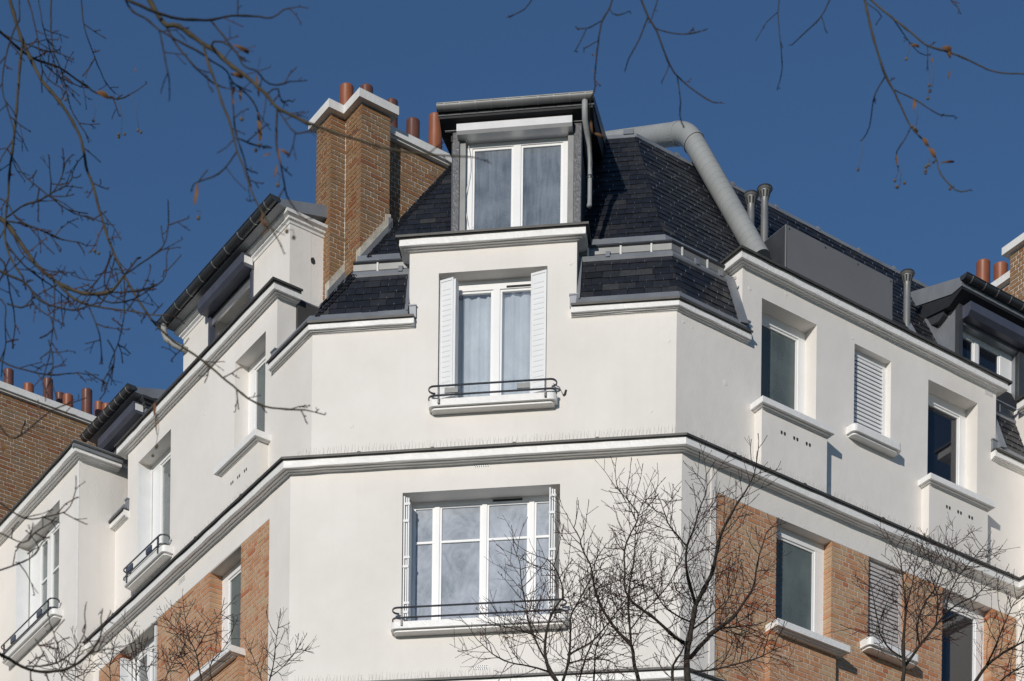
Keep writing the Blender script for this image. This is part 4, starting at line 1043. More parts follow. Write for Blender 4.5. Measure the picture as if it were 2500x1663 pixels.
window(LB, WB, .21, [(WB[0] + .10, WB[0] + .30), (WB[0] + .42, WB[0] + .78), (WB[0] + .92, WB[0] + 1.2)], glass='glass_c', rails=(20.12,), bottom=.06, top=.10, curtain=[(1.1, 1.55, 'curtain', 19.1, 20.4)])
sill(LB, .55, 2.52, 19.11, .10, .17, True, hole=WB); railing(LB, .55, 2.52, 19.235, .135, .20, plates=(.98, 1.98), plate_mat='iron_blue')
m = MB(); m.box(LB, 2.29, 2.335, 19.12, 20.78, -.19, .01); m.build('shutter', M['shutter'], BLD)
for bs, bd, z0, z1 in ((6.12, .95, 12.3, 18.33), (6.50, .70, 18.2, zb_ + .07)):
    RBY = R.moved(bs, bd); RBS = Wall(RBY.w(0, 0), uL, nL)
    m = MB(); wall_grid(m, RBY, [(.02, 6.0, z0, z1)], [(.8, 2.2, z1 - 2.1, z1 - .4)], .25); m.build('wall', M['stucco'], BLD)
    window(RBY, (.8, 2.2, z1 - 2.1, z1 - .4), .15, [(.88, 1.45), (1.55, 2.12)], glass='glass_c')
    m = MB(); m.box(RBS, .0, 1.6, z0, z1, -.3, 0); m.build('wall', M['stucco'], BLD)
    if z1 > 20: cornice([RBS.w(1.0, 0), RBS.w(0, 0), RBY.w(6, 0)], zb_ - .06, .14, .085, .175)
# body of the building behind, so that no gap shows from the side
m = MB(); m.box(R, 6.6, 16, 0, 20.3, -10, -.4); m.box(L, 6.4, 14, 0, 20.3, -9, -.4); m.build('rear_block', M['stucco'], BLD)

# ================================================================== bird spikes along the cornices
m = MB(); rs = random.Random(9)
def spikes(w, s0, s1, z, d, step=.046):
    s = s0
    while s < s1:
        for k in (-1, 1, 0):
            if rs.random() < .12: continue
            a = w.w(s, z, d); b = w.w(s + rs.uniform(-.02, .02) + k * .012, z + rs.uniform(.085, .118), d + k * .035 + rs.uniform(-.008, .008))
            m.tube([a, b], .0010, 3, caps=False)
        s += step
spikes(F, .12, fl - .05, 18.46, .08); spikes(R, .12, 6.1, 18.46, .08); spikes(L, .25, 6.0, 18.46, .08); spikes(F, .1, fl - .1, 15.53, .08)
m.build('bird_spikes', M['spike'], BLD, kind='stuff')

# ================================================================== bricks and slates become objects
LIM = 300
mesh_cache = {}
def brick_mesh(ln_, h, dp, v, key):
    k = (round(ln_, 3), round(h, 3), round(dp, 3), v, key)
    if k not in mesh_cache:
        q = MB(); a, b, c = ln_ / 2, h / 2, dp / 2
        q.hexa([(-a, -c, -b), (a, -c, -b), (a, c, -b), (-a, c, -b), (-a, -c, b), (a, -c, b), (a, c, b), (-a, c, b)], v)
        mesh_cache[k] = q.mesh('brick', M[key], rnd=True)
    return mesh_cache[k]
counts, rest = {}, {}
for (pr, w, s0, s1, z0, z1, d0, d1, v, key, par) in sorted(BRICKS, key=lambda b: (b[0], -b[5])):
    grp = par.name
    top_only = {panR.name: 190, panL.name: 60, CH.name: 300, CF.name: 0, CHR.name: 0}.get(grp, 25)
    if counts.get(grp, 0) < top_only:
        counts[grp] = counts.get(grp, 0) + 1
        o = link('brick', brick_mesh(s1 - s0, z1 - z0, d1 - d0, v, key), par)
        o.matrix_basis = Matrix.Translation(w.w((s0 + s1) / 2, (z0 + z1) / 2, (d0 + d1) / 2)) @ w.rot()
    else:
        rest.setdefault(grp, (par, key, MB()))[2].box(w, s0, s1, z0, z1, d0, d1, v)
for grp, (par, key, mb) in rest.items(): mb.build('brickwork', M[key], par, rnd=True, kind='stuff')
counts = 0; rest = {}
for i, (pr, pts, v, par) in enumerate(sorted(SLATES, key=lambda b: b[0])):
    if pr == 0 and counts < LIM:
        counts += 1; q = MB(); q.hexa(pts, v); q.build('slate', M['slate'], par, rnd=True)
    else: rest.setdefault(par.name, (par, MB()))[1].hexa(pts, v)
for nm, (par, mb) in rest.items(): mb.build('slating', M['slate'], par, rnd=True, kind='stuff')
HOOKS.build('slate_hooks', M['hook'], BLD, kind='stuff')

# ================================================================== trees
def zf_(ox, oy, k): return lambda pts: [(ox + x / k, oy + y / k) for x, y in pts]
class Tree:
    """limbs traced as rays from the street at the depth where the tree stands; every limb starts on an earlier one"""
    def __init__(self, depth, spread, seed):
        self.D = depth; self.sp = spread; self.rs = random.Random(seed); self.pts = []; self.limbs = []
    def limb(self, px, r0, r1, depth=None, drift=None):
        rs = self.rs; best = None
        for (x, y, Y) in self.pts:
            d = (x - px[0][0]) ** 2 + (y - px[0][1]) ** 2
            if best is None or d < best[0]: best = (d, Y)
        Y0 = depth if depth else (best[1] if best and best[0] < 60 ** 2 else self.D + rs.uniform(-.6, .6) * self.sp)
        dr = drift if drift is not None else rs.uniform(-1, 1) * self.sp
        # resample with a little waviness
        P = [Vector((x, y)) for x, y in px]; seg = [(P[i + 1] - P[i]).length for i in range(len(P) - 1)]; tot = sum(seg)
        n = max(4, int(tot / 16)); out = []
        for i in range(n + 1):
            t = tot * i / n; k = 0
            while k < len(seg) - 1 and t > seg[k]: t -= seg[k]; k += 1
            f = min(1, t / seg[k]); a, b = P[k], P[k + 1]
            p0, p3 = P[max(k - 1, 0)], P[min(k + 2, len(P) - 1)]
            q = .5 * ((2 * a) + (b - p0) * f + (2 * p0 - 5 * a + 4 * b - p3) * f * f + (3 * a - p0 - 3 * b + p3) * f ** 3)
            u = i / n; Y = Y0 + dr * u + .12 * self.sp * sin(u * 5 + r0 * 900)
            out.append((q.x + rs.uniform(-.6, .6), q.y + rs.uniform(-.6, .6), Y))
        self.pts += out
        W_ = [at_depth(x, y, Y) for x, y, Y in out]
        self.limbs.append((W_, r0, r1))
        return W_
def branch_mesh(mb, W_, r0, r1, n=6, knots=None, pw=.8):
    rad = [r0 + (r1 - r0) * (i / (len(W_) - 1)) ** pw for i in range(len(W_))]
    if knots:
        for i in range(2, len(rad) - 1):
            if knots.random() < .22: rad[i] *= 1.3
    mb.tube(W_, rad, n)
def twig(mb, P, D, length, r, rs, level, stepl=.05, leaf=None, curl=.35, up=.15, sub=True):
    pts = [P.copy()]; d = D.normalized(); n = max(2, int(length / stepl)); side = 1
    for i in range(n):
        d = (d + Vector((rs.uniform(-1, 1), rs.uniform(-1, 1), rs.uniform(-1, 1))) * curl * .5 + Z3 * up * .12).normalized()
        pts.append(pts[-1] + d * (length / n))
    rad = [r * (1 - .55 * i / n) for i in range(n + 1)]; rad[-1] = r * .85
    for i in range(1, n):
        if i % 2: rad[i] *= 1.12
    mb.tube(pts, rad, 4 if level == 0 else 3)
    # buds
    for i in range(1, n + 1):
        if rs.random() < .55:
            q = Vector((rs.uniform(-1, 1), rs.uniform(-1, 1), rs.uniform(-.5, 1))).normalized(); t = pts[i]
            mb.tube([t, t + (d * .6 + q).normalized() * r * 3.2], [r * 1.05, r * .7], 3)
    if sub and level < 2:
        for i in range(1, n):
            if rs.random() < (.62 if level == 0 else .38):
                t = (pts[i + 1] - pts[i - 1]).normalized(); q = t.cross(Vector((rs.uniform(-1, 1), rs.uniform(-1, 1), rs.uniform(-1, 1))))
                if q.length < .1: continue
                nd = (t * .75 + q.normalized() * .8 + Z3 * up * .5)
                twig(mb, pts[i], nd, length * rs.uniform(.28, .6), r * .72, rs, level + 1, stepl, leaf, curl, up, sub)
    return pts
def along(W_, t):
    k = t * (len(W_) - 1); i = min(int(k), len(W_) - 2); return W_[i].lerp(W_[i + 1], k - i), (W_[i + 1] - W_[i]).normalized()
def dress(tree, mb, per_m, length, r, up=.15, t0=.15, stepl=.05, curl=.35, sub=True, mb2=None):
    rs = tree.rs
    for W_, r0, r1 in tree.limbs:
        L_ = sum((W_[i + 1] - W_[i]).length for i in range(len(W_) - 1)); n = int(L_ * per_m); sgn = 1
        for k in range(n):
            t = t0 + (1 - t0) * (k + rs.random()) / max(1, n); P, T = along(W_, min(t, .999))
            q = T.cross(Vector((rs.uniform(-.45, .45), 1, rs.uniform(-.45, .45)))).normalized() * sgn; sgn = -sgn
            q = (q + Vector((rs.uniform(-.5, .5), rs.uniform(-.9, .9), rs.uniform(-.3, .3)))).normalized()
            twig(mb2 if mb2 and rs.random() < .35 else mb, P, T * .8 + q * .9, length * rs.uniform(.4, 1.0) * (1 - .45 * t), r * rs.uniform(.8, 1.15), rs, 0, stepl, None, curl, up, sub)
        P, T = along(W_, .999); twig(mb, P, T, length * .5, max(r1, r * .9), rs, 0, stepl, None, curl, up, sub)
def street_tree(name, label, limbs, root_px, Y, seed, per_m, length, r, trunk_r, group=None):
    base = at_depth(root_px[0], root_px[1], Y); g = Vector((base.x + .15, base.y + .1, 0))
    root = thing(name, g, label, 'tree', group)
    T = Tree(Y, .85, seed); fork = at_depth(root_px[0], root_px[1], Y)
    tr = MB(); tr.tube([g + Vector((0, 0, -.05)), g + Vector((.02, 0, .4)), g.lerp(fork, .35) + Vector((.05, .03, 0)), g.lerp(fork, .7), fork], [trunk_r * 1.5, trunk_r * 1.15, trunk_r, trunk_r * .9, trunk_r * .8], 12)
    tr.build('trunk', M['bark'], root, smooth=True)
    br = MB()
    for px, r0, r1, main in limbs:
        r0 *= .74; r1 *= .8
        W_ = T.limb(px, r0, r1, depth=(Y + T.rs.uniform(-.3, .3)) if main else None)
        if main:
            S = W_[0]; br.tube([fork - Z3 * .1, fork.lerp(S, .35) + Vector(((S.x - fork.x) * .25, 0, 0)), fork.lerp(S, .8), S], [trunk_r * .6, r0 * 1.25, r0 * 1.08, r0], 8)
        branch_mesh(br, W_, r0, r1, 7, T.rs)
    br.build('limbs', M['bark'], root, smooth=True)
    tw, tw2 = MB(), MB(); dress(T, tw, per_m, length, r, up=.35, mb2=tw2)
    tw.build('twigs', M['twig'], root, kind='stuff'); tw2.build('twigs', M['twig_red'], root, kind='stuff')
    return root
z1 = zf_(1150, 1130, 2.941); z2 = zf_(1800, 1130, 2.941); z3 = zf_(0, 1400, 3.1013)
K = lambda z, r0, r1, main, *p: (z(list(p)), r0, r1, main)
limbsA = [
 K(z1, .046, .006, 1, (1560, 1600), (1550, 1400), (1570, 1250), (1600, 1100), (1612, 1020), (1660, 930), (1730, 790), (1765, 640), (1800, 500), (1890, 330), (1990, 170), (2040, 60)),
 K(z1, .030, .006, 0, (1575, 1400), (1650, 1310), (1740, 1220), (1870, 1120), (1960, 1000), (2030, 880), (2060, 700), (2120, 500)),
 K(z1, .022, .004, 0, (1545, 1310), (1430, 1220), (1310, 1110), (1160, 1000), (1105, 900), (1105, 760), (1100, 640), (1130, 540), (1180, 440), (1200, 370), (1120, 260), (1040, 175)),
 K(z1, .022, .004, 0, (1612, 1020), (1570, 880), (1545, 760), (1550, 600), (1600, 480), (1640, 330), (1690, 210), (1690, 80)),
 K(z1, .011, .004, 0, (1550, 600), (1510, 555), (1420, 440), (1365, 285)),
 K(z1, .012, .004, 0, (1600, 1150), (1500, 1110), (1400, 1040), (1340, 960), (1300, 900), (1200, 870)),
 K(z1, .014, .005, 0, (1700, 1235), (1760, 1190), (1880, 1180), (2060, 1160)),
 K(z1, .013, .004, 0, (1600, 1190), (1690, 1120), (1760, 1060), (1860, 960), (1900, 850)),
 K(z1, .014, .005, 0, (1565, 1500), (1700, 1490), (1850, 1460), (2060, 1400), (2200, 1330)),
 K(z1, .020, .007, 1, (1450, 1600), (1450, 1460), (1510, 1360), (1550, 1280)),
 K(z1, .010, .004, 0, (1460, 860), (1480, 920), (1570, 980), (1600, 1010)),
 K(z1, .028, .005, 1, (1215, 1600), (1170, 1440), (1150, 1310), (1060, 1220), (980, 1110), (920, 1000), (880, 860), (860, 740), (800, 620), (780, 540), (735, 460)),
 K(z1, .017, .004, 0, (1150, 1310), (1140, 1180), (1130, 1050), (1130, 930), (1170, 700), (1180, 520), (1190, 420), (1240, 260)),
 K(z1, .010, .004, 0, (1150, 1190), (1250, 1060), (1330, 980), (1430, 850), (1530, 620)),
 K(z1, .009, .004, 0, (1000, 1140), (930, 1010), (880, 920), (980, 880), (1090, 830)),
 K(z1, .026, .005, 1, (640, 1600), (560, 1480), (530, 1350), (550, 1180), (600, 1040), (660, 960), (640, 840), (580, 720), (515, 680)),
 K(z1, .014, .004, 0, (540, 1420), (470, 1290), (410, 1130), (385, 980), (360, 850), (350, 720), (320, 640)),
 K(z1, .020, .004, 1, (650, 1600), (700, 1420), (715, 1200), (720, 1090), (790, 960), (870, 800), (900, 690), (960, 600)),
 K(z1, .014, .004, 0, (690, 1380), (860, 1290), (960, 1180), (1090, 1010), (1180, 880), (1260, 760)),
 K(z1, .012, .004, 0, (560, 1500), (420, 1460), (270, 1430), (150, 1370), (80, 1300), (45, 1270)),
 K(z1, .011, .004, 0, (700, 1440), (830, 1410), (1000, 1420), (1050, 1480)),
 K(z1, .012, .004, 0, (770, 1580), (830, 1380), (890, 1250), (900, 1130), (860, 1000)),
 K(z1, .009, .003, 0, (540, 1300), (440, 1230), (330, 1200), (200, 1160)),
 K(z1, .012, .004, 0, (880, 1600), (900, 1320), (970, 1200), (1010, 1100))]
street_tree('lime_tree', 'bare lime tree with many forking limbs before the white corner wall and orange brick panel', limbsA, (1600, 1960), 21.5, 101, 17, .60, .0039, .13, 'bare street trees')
limbsB = [
 K(z2, .030, .004, 1, (1180, 1600), (1200, 1470), (1190, 1330), (1200, 1180), (1210, 1050), (1200, 940), (1180, 760), (1160, 650), (1130, 590)),
 K(z2, .022, .005, 0, (1210, 1450), (1310, 1310), (1400, 1200), (1500, 1080), (1610, 1000), (1700, 960), (1800, 870)),
 K(z2, .014, .004, 0, (1310, 1310), (1290, 1180), (1340, 1020), (1420, 900), (1480, 720), (1530, 580)),
 K(z2, .011, .004, 0, (1210, 1050), (1260, 860), (1280, 730), (1330, 580)),
 K(z2, .011, .004, 0, (1190, 1400), (1100, 1340), (1030, 1240), (1010, 1150), (960, 880)),
 K(z2, .026, .006, 1, (1690, 1600), (1780, 1470), (1900, 1370), (2080, 1270), (2200, 1200)),
 K(z2, .016, .005, 1, (1850, 1600), (1960, 1510), (2080, 1450)),
 K(z2, .014, .004, 0, (1790, 1450), (1850, 1330), (1900, 1200), (1990, 1000), (2060, 940)),
 K(z2, .011, .004, 0, (1500, 1080), (1520, 950), (1600, 800), (1700, 680), (1770, 600)),
 K(z2, .012, .004, 0, (1420, 1180), (1440, 1000), (1390, 800), (1380, 680))]
street_tree('lime_tree', 'bare lime tree with slim upright limbs before the louvred shutter and brick windows', limbsB, (2250, 1950), 22.2, 202, 18, .58, .0038, .11, 'bare street trees')
limbsC = [
 K(z3, .012, .003, 1, (1535, 860), (1500, 680), (1480, 590), (1430, 490), (1410, 400), (1390, 260), (1385, 190)),
 K(z3, .007, .003, 0, (1480, 590), (1540, 480), (1600, 380), (1680, 290)),
 K(z3, .006, .003, 0, (1430, 460), (1330, 410), (1270, 350)),
 K(z3, .010, .003, 1, (2030, 860), (2070, 690), (2085, 560), (2105, 410)),
 K(z3, .007, .003, 0, (2050, 780), (2150, 700), (2250, 570)),
 K(z3, .007, .003, 1, (1990, 850), (1960, 740), (1900, 600)),
 K(z3, .009, .003, 1, (1030, 860), (1030, 680), (1030, 560), (1000, 460)),
 K(z3, .007, .003, 1, (840, 850), (830, 700), (850, 620), (865, 540)),
 K(z3, .006, .003, 1, (640, 850), (640, 740), (700, 680)),
 K(z3, .005, .003, 1, (470, 850), (455, 720), (415, 640)),
 K(z3, .006, .003, 1, (565, 850), (570, 720), (575, 580)),
 K(z3, .007, .003, 1, (1240, 850), (1260, 770), (1300, 690), (1340, 600)),
 K(z3, .006, .003, 1, (1440, 850), (1420, 720), (1340, 560)),
 K(z3, .007, .003, 1, (1620, 850), (1590, 700), (1700, 560), (1770, 410)),
 K(z3, .006, .003, 1, (1130, 850), (1100, 720), (1080, 600))]
street_tree('lime_tree', 'bare lime tree whose thin top twigs rise before the left brick panel', limbsC, (350, 2030), 22.0, 303, 17, .42, .0035, .10, 'bare street trees')

# ---- near trees: hanging branches out of focus
class NearTree(Tree): pass
def near_tree(name, label, trunk_xy, node_px, node_Y, limbs, seed, leaves, berries, per_m, length, r, Yb):
    root = thing(name, (trunk_xy[0], trunk_xy[1], 0), label, 'tree', 'near lime trees over the street')
    T = Tree(Yb, .55, seed); node = at_depth(*node_px, node_Y); g = Vector((trunk_xy[0], trunk_xy[1], 0))
    tr = MB(); topt = Vector((trunk_xy[0] + .1, trunk_xy[1] + .1, node.z - .5))
    tr.tube([g - Z3 * .05, g + Z3 * .5, g + Z3 * 3, topt.lerp(g, .3), topt, topt + Z3 * 2.5], [.26, .2, .17, .15, .12, .05], 14); tr.build('trunk', M['bark'], root, smooth=True)
    br, br2 = MB(), MB()
    br.tube([topt - Z3 * .6, topt.lerp(node, .4) + Z3 * .25, topt.lerp(node, .8) + Z3 * .1, node], [.075, .055, .04, .028], 9)
    for px, r0, r1, main, tan_ in limbs:
        r0 *= .56; r1 *= .66
        W_ = T.limb(px, r0, r1, drift=T.rs.uniform(-.45, .45))
        mb = br2 if tan_ else br
        if main:
            S = W_[0]; dirn = (W_[0] - W_[1]).normalized(); ln_ = (S - node).length
            mb.tube([node, node.lerp(S, .35) + dirn * .12 * ln_ + Z3 * .1, node.lerp(S, .75) + dirn * .15 * ln_, S], [max(.02, r0 * 1.6), r0 * 1.4, r0 * 1.15, r0], 7)
        branch_mesh(mb, W_, r0, r1, 8, T.rs, 1.0)
    br.build('limbs', M['bark'], root, smooth=True); br2.build('limbs', M['bark_tan'], root, smooth=True)
    tw, tw2 = MB(), MB(); dress(T, tw, per_m, length, r, up=-.1, t0=.3, stepl=.035, curl=.5, mb2=tw2)
    tw.build('twigs', M['twig'], root, kind='stuff'); tw2.build('twigs', M['twig_red'], root, kind='stuff')
    # dry bracts: folded, slightly twisted blades
    rs = T.rs
    def depth_at(x, y):
        b = min(T.pts, key=lambda p: (p[0] - x) ** 2 + (p[1] - y) ** 2); return b[2]
    for (x, y, ln_, ang, wd) in leaves:
        Y = depth_at(x, y); P = at_depth(x, y, Y); a = radians(ang); d = Vector((sin(a), rs.uniform(-.3, .3), -cos(a))).normalized(); sd = d.cross(Vector((rs.uniform(-.5, .5), 1, .2))).normalized(); fn = d.cross(sd)
        lm = MB(); n = 6; k = ln_ * Y / FPX
        for i in range(n + 1):
            t = i / n; wv = wd * .82 * Y / FPX * (.25 + 1.1 * t - .55 * t ** 4) * .5; c = P + d * k * t + fn * (.12 * k * sin(t * 3)); tw_ = sd * cos(t * 1.2) + fn * sin(t * 1.2)
            lm.v += [tuple(c - tw_ * wv), tuple(c + fn * wv * .5), tuple(c + tw_ * wv)]
        for i in range(n):
            for j in (0, 1): lm.f.append([3 * i + j, 3 * i + j + 1, 3 * i + 4 + j, 3 * i + 3 + j]); lm.r.append(.5)
        lm.build('leaf', M['dry_leaf'], root, smooth=True)
    bm_ = MB()
    for (x, y, sx, sy, cnt) in berries:                    # small dry fruits on thread-like stalks
        Y = depth_at(sx, sy); A_ = at_depth(sx, sy, Y); B_ = at_depth(x, y, Y)
        st = MB(); bm_.tube([A_, A_.lerp(B_, .5) + Vector((.01, 0, .01)), B_], .0011, 3)
        for k in range(cnt):
            c = B_ + Vector((rs.uniform(-.012, .012), rs.uniform(-.012, .012), rs.uniform(-.012, .012))) * (0 if cnt == 1 else 1.4); q = .0062
            bm_.tube([c - Z3 * q, c - Z3 * q * .6, c, c + Z3 * q * .6, c + Z3 * q], [.001, q * .8, q, q * .8, .001], 6)
    bm_.build('dry_fruit', M['berry'], root, smooth=True, kind='stuff')
    return root
a4 = zf_(0, 0, 3.92); a5 = zf_(0, 350, 3.267); a6 = zf_(300, 0, 3.267); a7 = zf_(1240, 0, 3.466); a8 = zf_(1900, 0, 3.267); a2 = zf_(700, 150, 2.806)
Q = lambda z, r0, r1, main, tan_, *p: (z(list(p)), r0, r1, main, tan_)
n1 = a4([(85, -60), (95, 0), (150, 200), (190, 330), (270, 510), (350, 680), (410, 790), (520, 910), (630, 1060), (750, 1270), (800, 1450)]) + a5([(690, 200), (740, 330), (800, 560), (860, 750), (910, 880), (990, 1050), (1060, 1180), (1150, 1320), (1220, 1420), (1370, 1568)]) + [(450, 850), (500, 885), (560, 935), (610, 975), (660, 995), (745, 1001)]
n2 = a4([(215, 430), (190, 640), (170, 900), (140, 1250), (110, 1500)]) + a5([(80, 200), (60, 450), (40, 650), (50, 820), (120, 980), (180, 1060)])
limbsN = [
 (n1, .0125, .0045, 1, 1), (n2, .0095, .006, 0, 1),
 Q(a5, .016, .007, 1, 1, (-60, 560), (0, 600), (60, 650), (180, 820), (300, 980), (430, 1090), (560, 1160), (680, 1200), (860, 1190), (940, 1120), (990, 1050)),
 Q(a4, .009, .004, 1, 0, (-60, 250), (0, 300), (200, 480), (340, 570), (560, 640), (700, 740), (840, 830), (920, 890), (1130, 950), (1240, 905)),
 Q(a4, .006, .003, 1, 0, (490, -60), (490, 330), (520, 520), (580, 650), (620, 820), (680, 1040), (770, 1200)),
 Q(a4, .005, .003, 1, 0, (250, -60), (330, 220), (370, 440), (410, 680), (490, 780)),
 Q(a4, .004, .003, 1, 0, (360, -60), (410, 240), (470, 440), (540, 660)),
 Q(a4, .004, .003, 1, 0, (775, -60), (800, 230), (860, 420), (930, 610), (1010, 790)),
 Q(a4, .005, .003, 1, 0, (180, -60), (185, 180), (140, 270), (60, 520), (20, 820), (60, 1000), (130, 1230)),
 Q(a4, .004, .003, 0, 0, (40, 330), (200, 400), (450, 490), (550, 480)),
 Q(a4, .004, .003, 0, 0, (430, 620), (560, 730), (770, 830)),
 Q(a5, .009, .004, 1, 0, (-60, 1000), (0, 1020), (90, 1060), (210, 1120), (300, 1240), (430, 1300), (600, 1330), (720, 1290)),
 Q(a5, .008, .003, 0, 1, (430, 1090), (590, 1240), (720, 1290), (900, 1320), (1060, 1340), (1240, 1370), (1350, 1370)),
 Q(a5, .006, .003, 0, 0, (40, 600), (180, 500), (300, 460), (380, 420), (430, 380), (490, 270), (520, 160)),
 Q(a5, .004, .003, 0, 0, (390, 410), (480, 360), (560, 310), (580, 230)),
 Q(a5, .005, .003, 0, 0, (60, 50), (100, 110), (200, 260), (380, 410), (590, 560), (700, 580), (790, 620)),
 Q(a5, .006, .003, 0, 0, (40, 620), (180, 640), (320, 690), (470, 760), (630, 790)),
 Q(a5, .005, .003, 0, 0, (430, 1090), (435, 1300), (410, 1568), (395, 1700)),
 Q(a5, .005, .003, 0, 0, (710, 1310), (770, 1450), (800, 1568), (810, 1700)),
 Q(a5, .004, .003, 0, 0, (990, 1060), (990, 1350), (950, 1568), (900, 1700)),
 Q(a5, .005, .003, 0, 0, (990, 1050), (1120, 960), (1300, 820), (1345, 630)),
 Q(a5, .005, .003, 0, 0, (860, 1190), (1060, 1180), (1250, 1130), (1320, 1050), (1330, 930)),
 Q(a5, .005, .003, 0, 0, (750, 1200), (880, 1270), (1070, 1240), (1200, 1160)),
 Q(a5, .005, .003, 0, 0, (880, 860), (860, 960), (780, 1090), (690, 1180)),
 Q(a5, .005, .003, 0, 0, (920, 900), (880, 1050), (830, 1180)),
 Q(a5, .005, .003, 1, 0, (-60, 420), (0, 440), (60, 480), (130, 600), (220, 650), (330, 780)),
 Q(a5, .006, .003, 1, 0, (-60, 900), (20, 930), (60, 1060), (80, 1200), (110, 1330), (120, 1460)),
 Q(a5, .006, .003, 0, 0, (60, 1280), (170, 1310), (260, 1280), (330, 1340), (450, 1410)),
 Q(a5, .005, .003, 1, 0, (-40, 1230), (40, 1280), (40, 1450), (45, 1600), (20, 1750)),
 Q(a5, .006, .003, 0, 0, (50, 790), (110, 880), (200, 980), (330, 1080), (430, 1150), (560, 1260)),
 Q(a5, .005, .003, 0, 0, (90, 700), (180, 880), (300, 980), (430, 1030)),
 # low arcs across the left bay
 Q(z3, .013, .004, 1, 0, (-60, 580), (0, 610), (90, 660), (200, 720), (330, 745), (480, 730), (590, 680), (680, 600), (760, 480), (765, 330)),
 Q(z3, .006, .003, 0, 0, (200, 700), (330, 700), (460, 660), (570, 570), (640, 450), (645, 365)),
 Q(z3, .005, .003, 0, 0, (460, 660), (440, 560), (390, 400)),
 Q(z3, .004, .003, 0, 0, (370, 680), (330, 600), (295, 540)),
 Q(z3, .004, .003, 0, 0, (600, 670), (720, 590), (850, 570)),
 Q(z3, .006, .003, 0, 0, (230, 725), (235, 816), (225, 900)), Q(z3, .006, .003, 0, 0, (340, 745), (370, 820), (400, 900)),
 ([(-25, 1215), (0, 1228), (60, 1265), (110, 1262), (160, 1248), (178, 1222)], .006, .003, 1, 0),
 ([(-25, 1400), (0, 1392), (40, 1378), (75, 1362), (95, 1340), (78, 1310)], .006, .003, 1, 0),
 ([(-25, 1290), (20, 1310), (60, 1325), (85, 1300), (110, 1285)], .005, .003, 1, 0),
 ([(-25, 1020), (0, 1040), (25, 1070), (55, 1060), (90, 1030), (130, 1000), (170, 985)], .006, .003, 1, 0),
 ([(-25, 860), (20, 890), (70, 905), (120, 915), (190, 910)], .006, .003, 1, 0),
 ([(118, 830), (130, 880), (122, 930)], .004, .003, 0, 0), ([(262, 830), (280, 870), (255, 960)], .004, .003, 0, 0)]
leavesN = [(235, 225, 38, 60, 18), (150, 205, 22, 10, 12), (168, 203, 20, 200, 12), (330, 165, 10, 0, 8), (382, 1010, 60, 4, 12), (378, 980, 34, 0, 16), (2, 1075, 30, 20, 20)]
berriesN = [(296, 333, 289, 242, 3), (338, 312, 317, 231, 2), (228, 295, 229, 250, 1), (160, 243, 158, 222, 1), (233, 622, 232, 560, 2), (379, 1098, 384, 1010, 3)]
near_tree('lime_tree', 'near bare lime whose tangled drooping branches fill the sky left of the chimney', (-4.3, 7.2), (-420, -900), 8.9, limbsN, 404, leavesN, berriesN, 10, .17, .0027, 9.3)
m1 = a6([(180, -60), (210, 0), (280, 120), (350, 205), (430, 200), (520, 260), (640, 350), (730, 400), (860, 520), (960, 590), (1060, 680), (1150, 760), (1230, 860), (1350, 920), (1490, 990)]) + a2([(150, 420), (330, 490), (500, 540), (700, 600), (1000, 640), (1280, 655)])
limbsM = [
 (m1, .0125, .0028, 1, 1),
 Q(a6, .008, .003, 1, 0, (0, -30), (40, 0), (130, 40), (240, 90), (330, 120), (450, 150), (690, 160), (860, 125), (1060, 130), (1190, 140), (1290, 70), (1330, 65)),
 Q(a6, .005, .003, 0, 0, (700, 165), (790, 270), (850, 350), (920, 440), (970, 530), (1060, 560), (1130, 640), (1210, 680), (1330, 650)),
 Q(a6, .0075, .003, 0, 1, (640, 355), (680, 500), (740, 660), (800, 840), (860, 1000), (910, 1200), (960, 1330), (1030, 1530), (1080, 1640), (1150, 1760), (1230, 1900)),
 Q(a6, .005, .003, 1, 0, (0, -50), (20, 0), (80, 90), (200, 160), (290, 240), (350, 270), (430, 320), (600, 410), (700, 480), (820, 560), (880, 660), (990, 750), (1060, 850), (1080, 900)),
 Q(a6, .0055, .003, 0, 0, (350, 215), (410, 330), (560, 520), (720, 660), (820, 700)),
 Q(a6, .006, .003, 0, 0, (1230, 860), (1225, 1000), (1225, 1150), (1250, 1280), (1280, 1420), (1310, 1568), (1400, 1700)),
 Q(a6, .004, .003, 0, 0, (910, 1205), (840, 1310), (740, 1400), (600, 1450)),
 Q(a6, .005, .003, 0, 0, (700, 380), (720, 330), (830, 350), (930, 450)),
 Q(a6, .004, .003, 0, 0, (290, 240), (330, 430), (370, 640)),
 Q(a6, .004, .003, 0, 0, (870, 650), (880, 860), (900, 1060), (960, 1240), (985, 1350)),
 Q(a6, .004, .003, 0, 0, (905, 1100), (1060, 1160), (1150, 1165)),
 Q(a6, .004, .003, 0, 0, (1240, 880), (1360, 1050), (1435, 1060)),
 Q(a6, .004, .003, 0, 0, (1150, 750), (1230, 700), (1260, 810), (1325, 800))]
leavesM = [tuple([300 + x / 3.267, y / 3.267, l, a, w]) for x, y, l, a, w in ((880, 360, 40, 75, 14), (860, 590, 30, 85, 16), (1065, 600, 72, 8, 13), (1075, 900, 60, 5, 17), (1240, 1190, 42, 12, 18), (1230, 1320, 30, -10, 14), (595, 1460, 48, -10, 15), (890, 690, 24, -15, 14), (930, 700, 30, 5, 10), (880, 780, 32, 0, 7), (1180, 1225, 20, -75, 11), (1250, 1190, 26, 65, 10))] + [(636, 535, 34, 40, 16), (655, 560, 30, -30, 14), (640, 520, 40, 10, 12)]
berriesM = [(590, 291, 585, 270, 1), (632, 366, 632, 352, 2), (678, 452, 676, 420, 1), (484, 532, 480, 515, 1), (700, 565, 684, 548, 1), (717, 580, 700, 560, 1)]
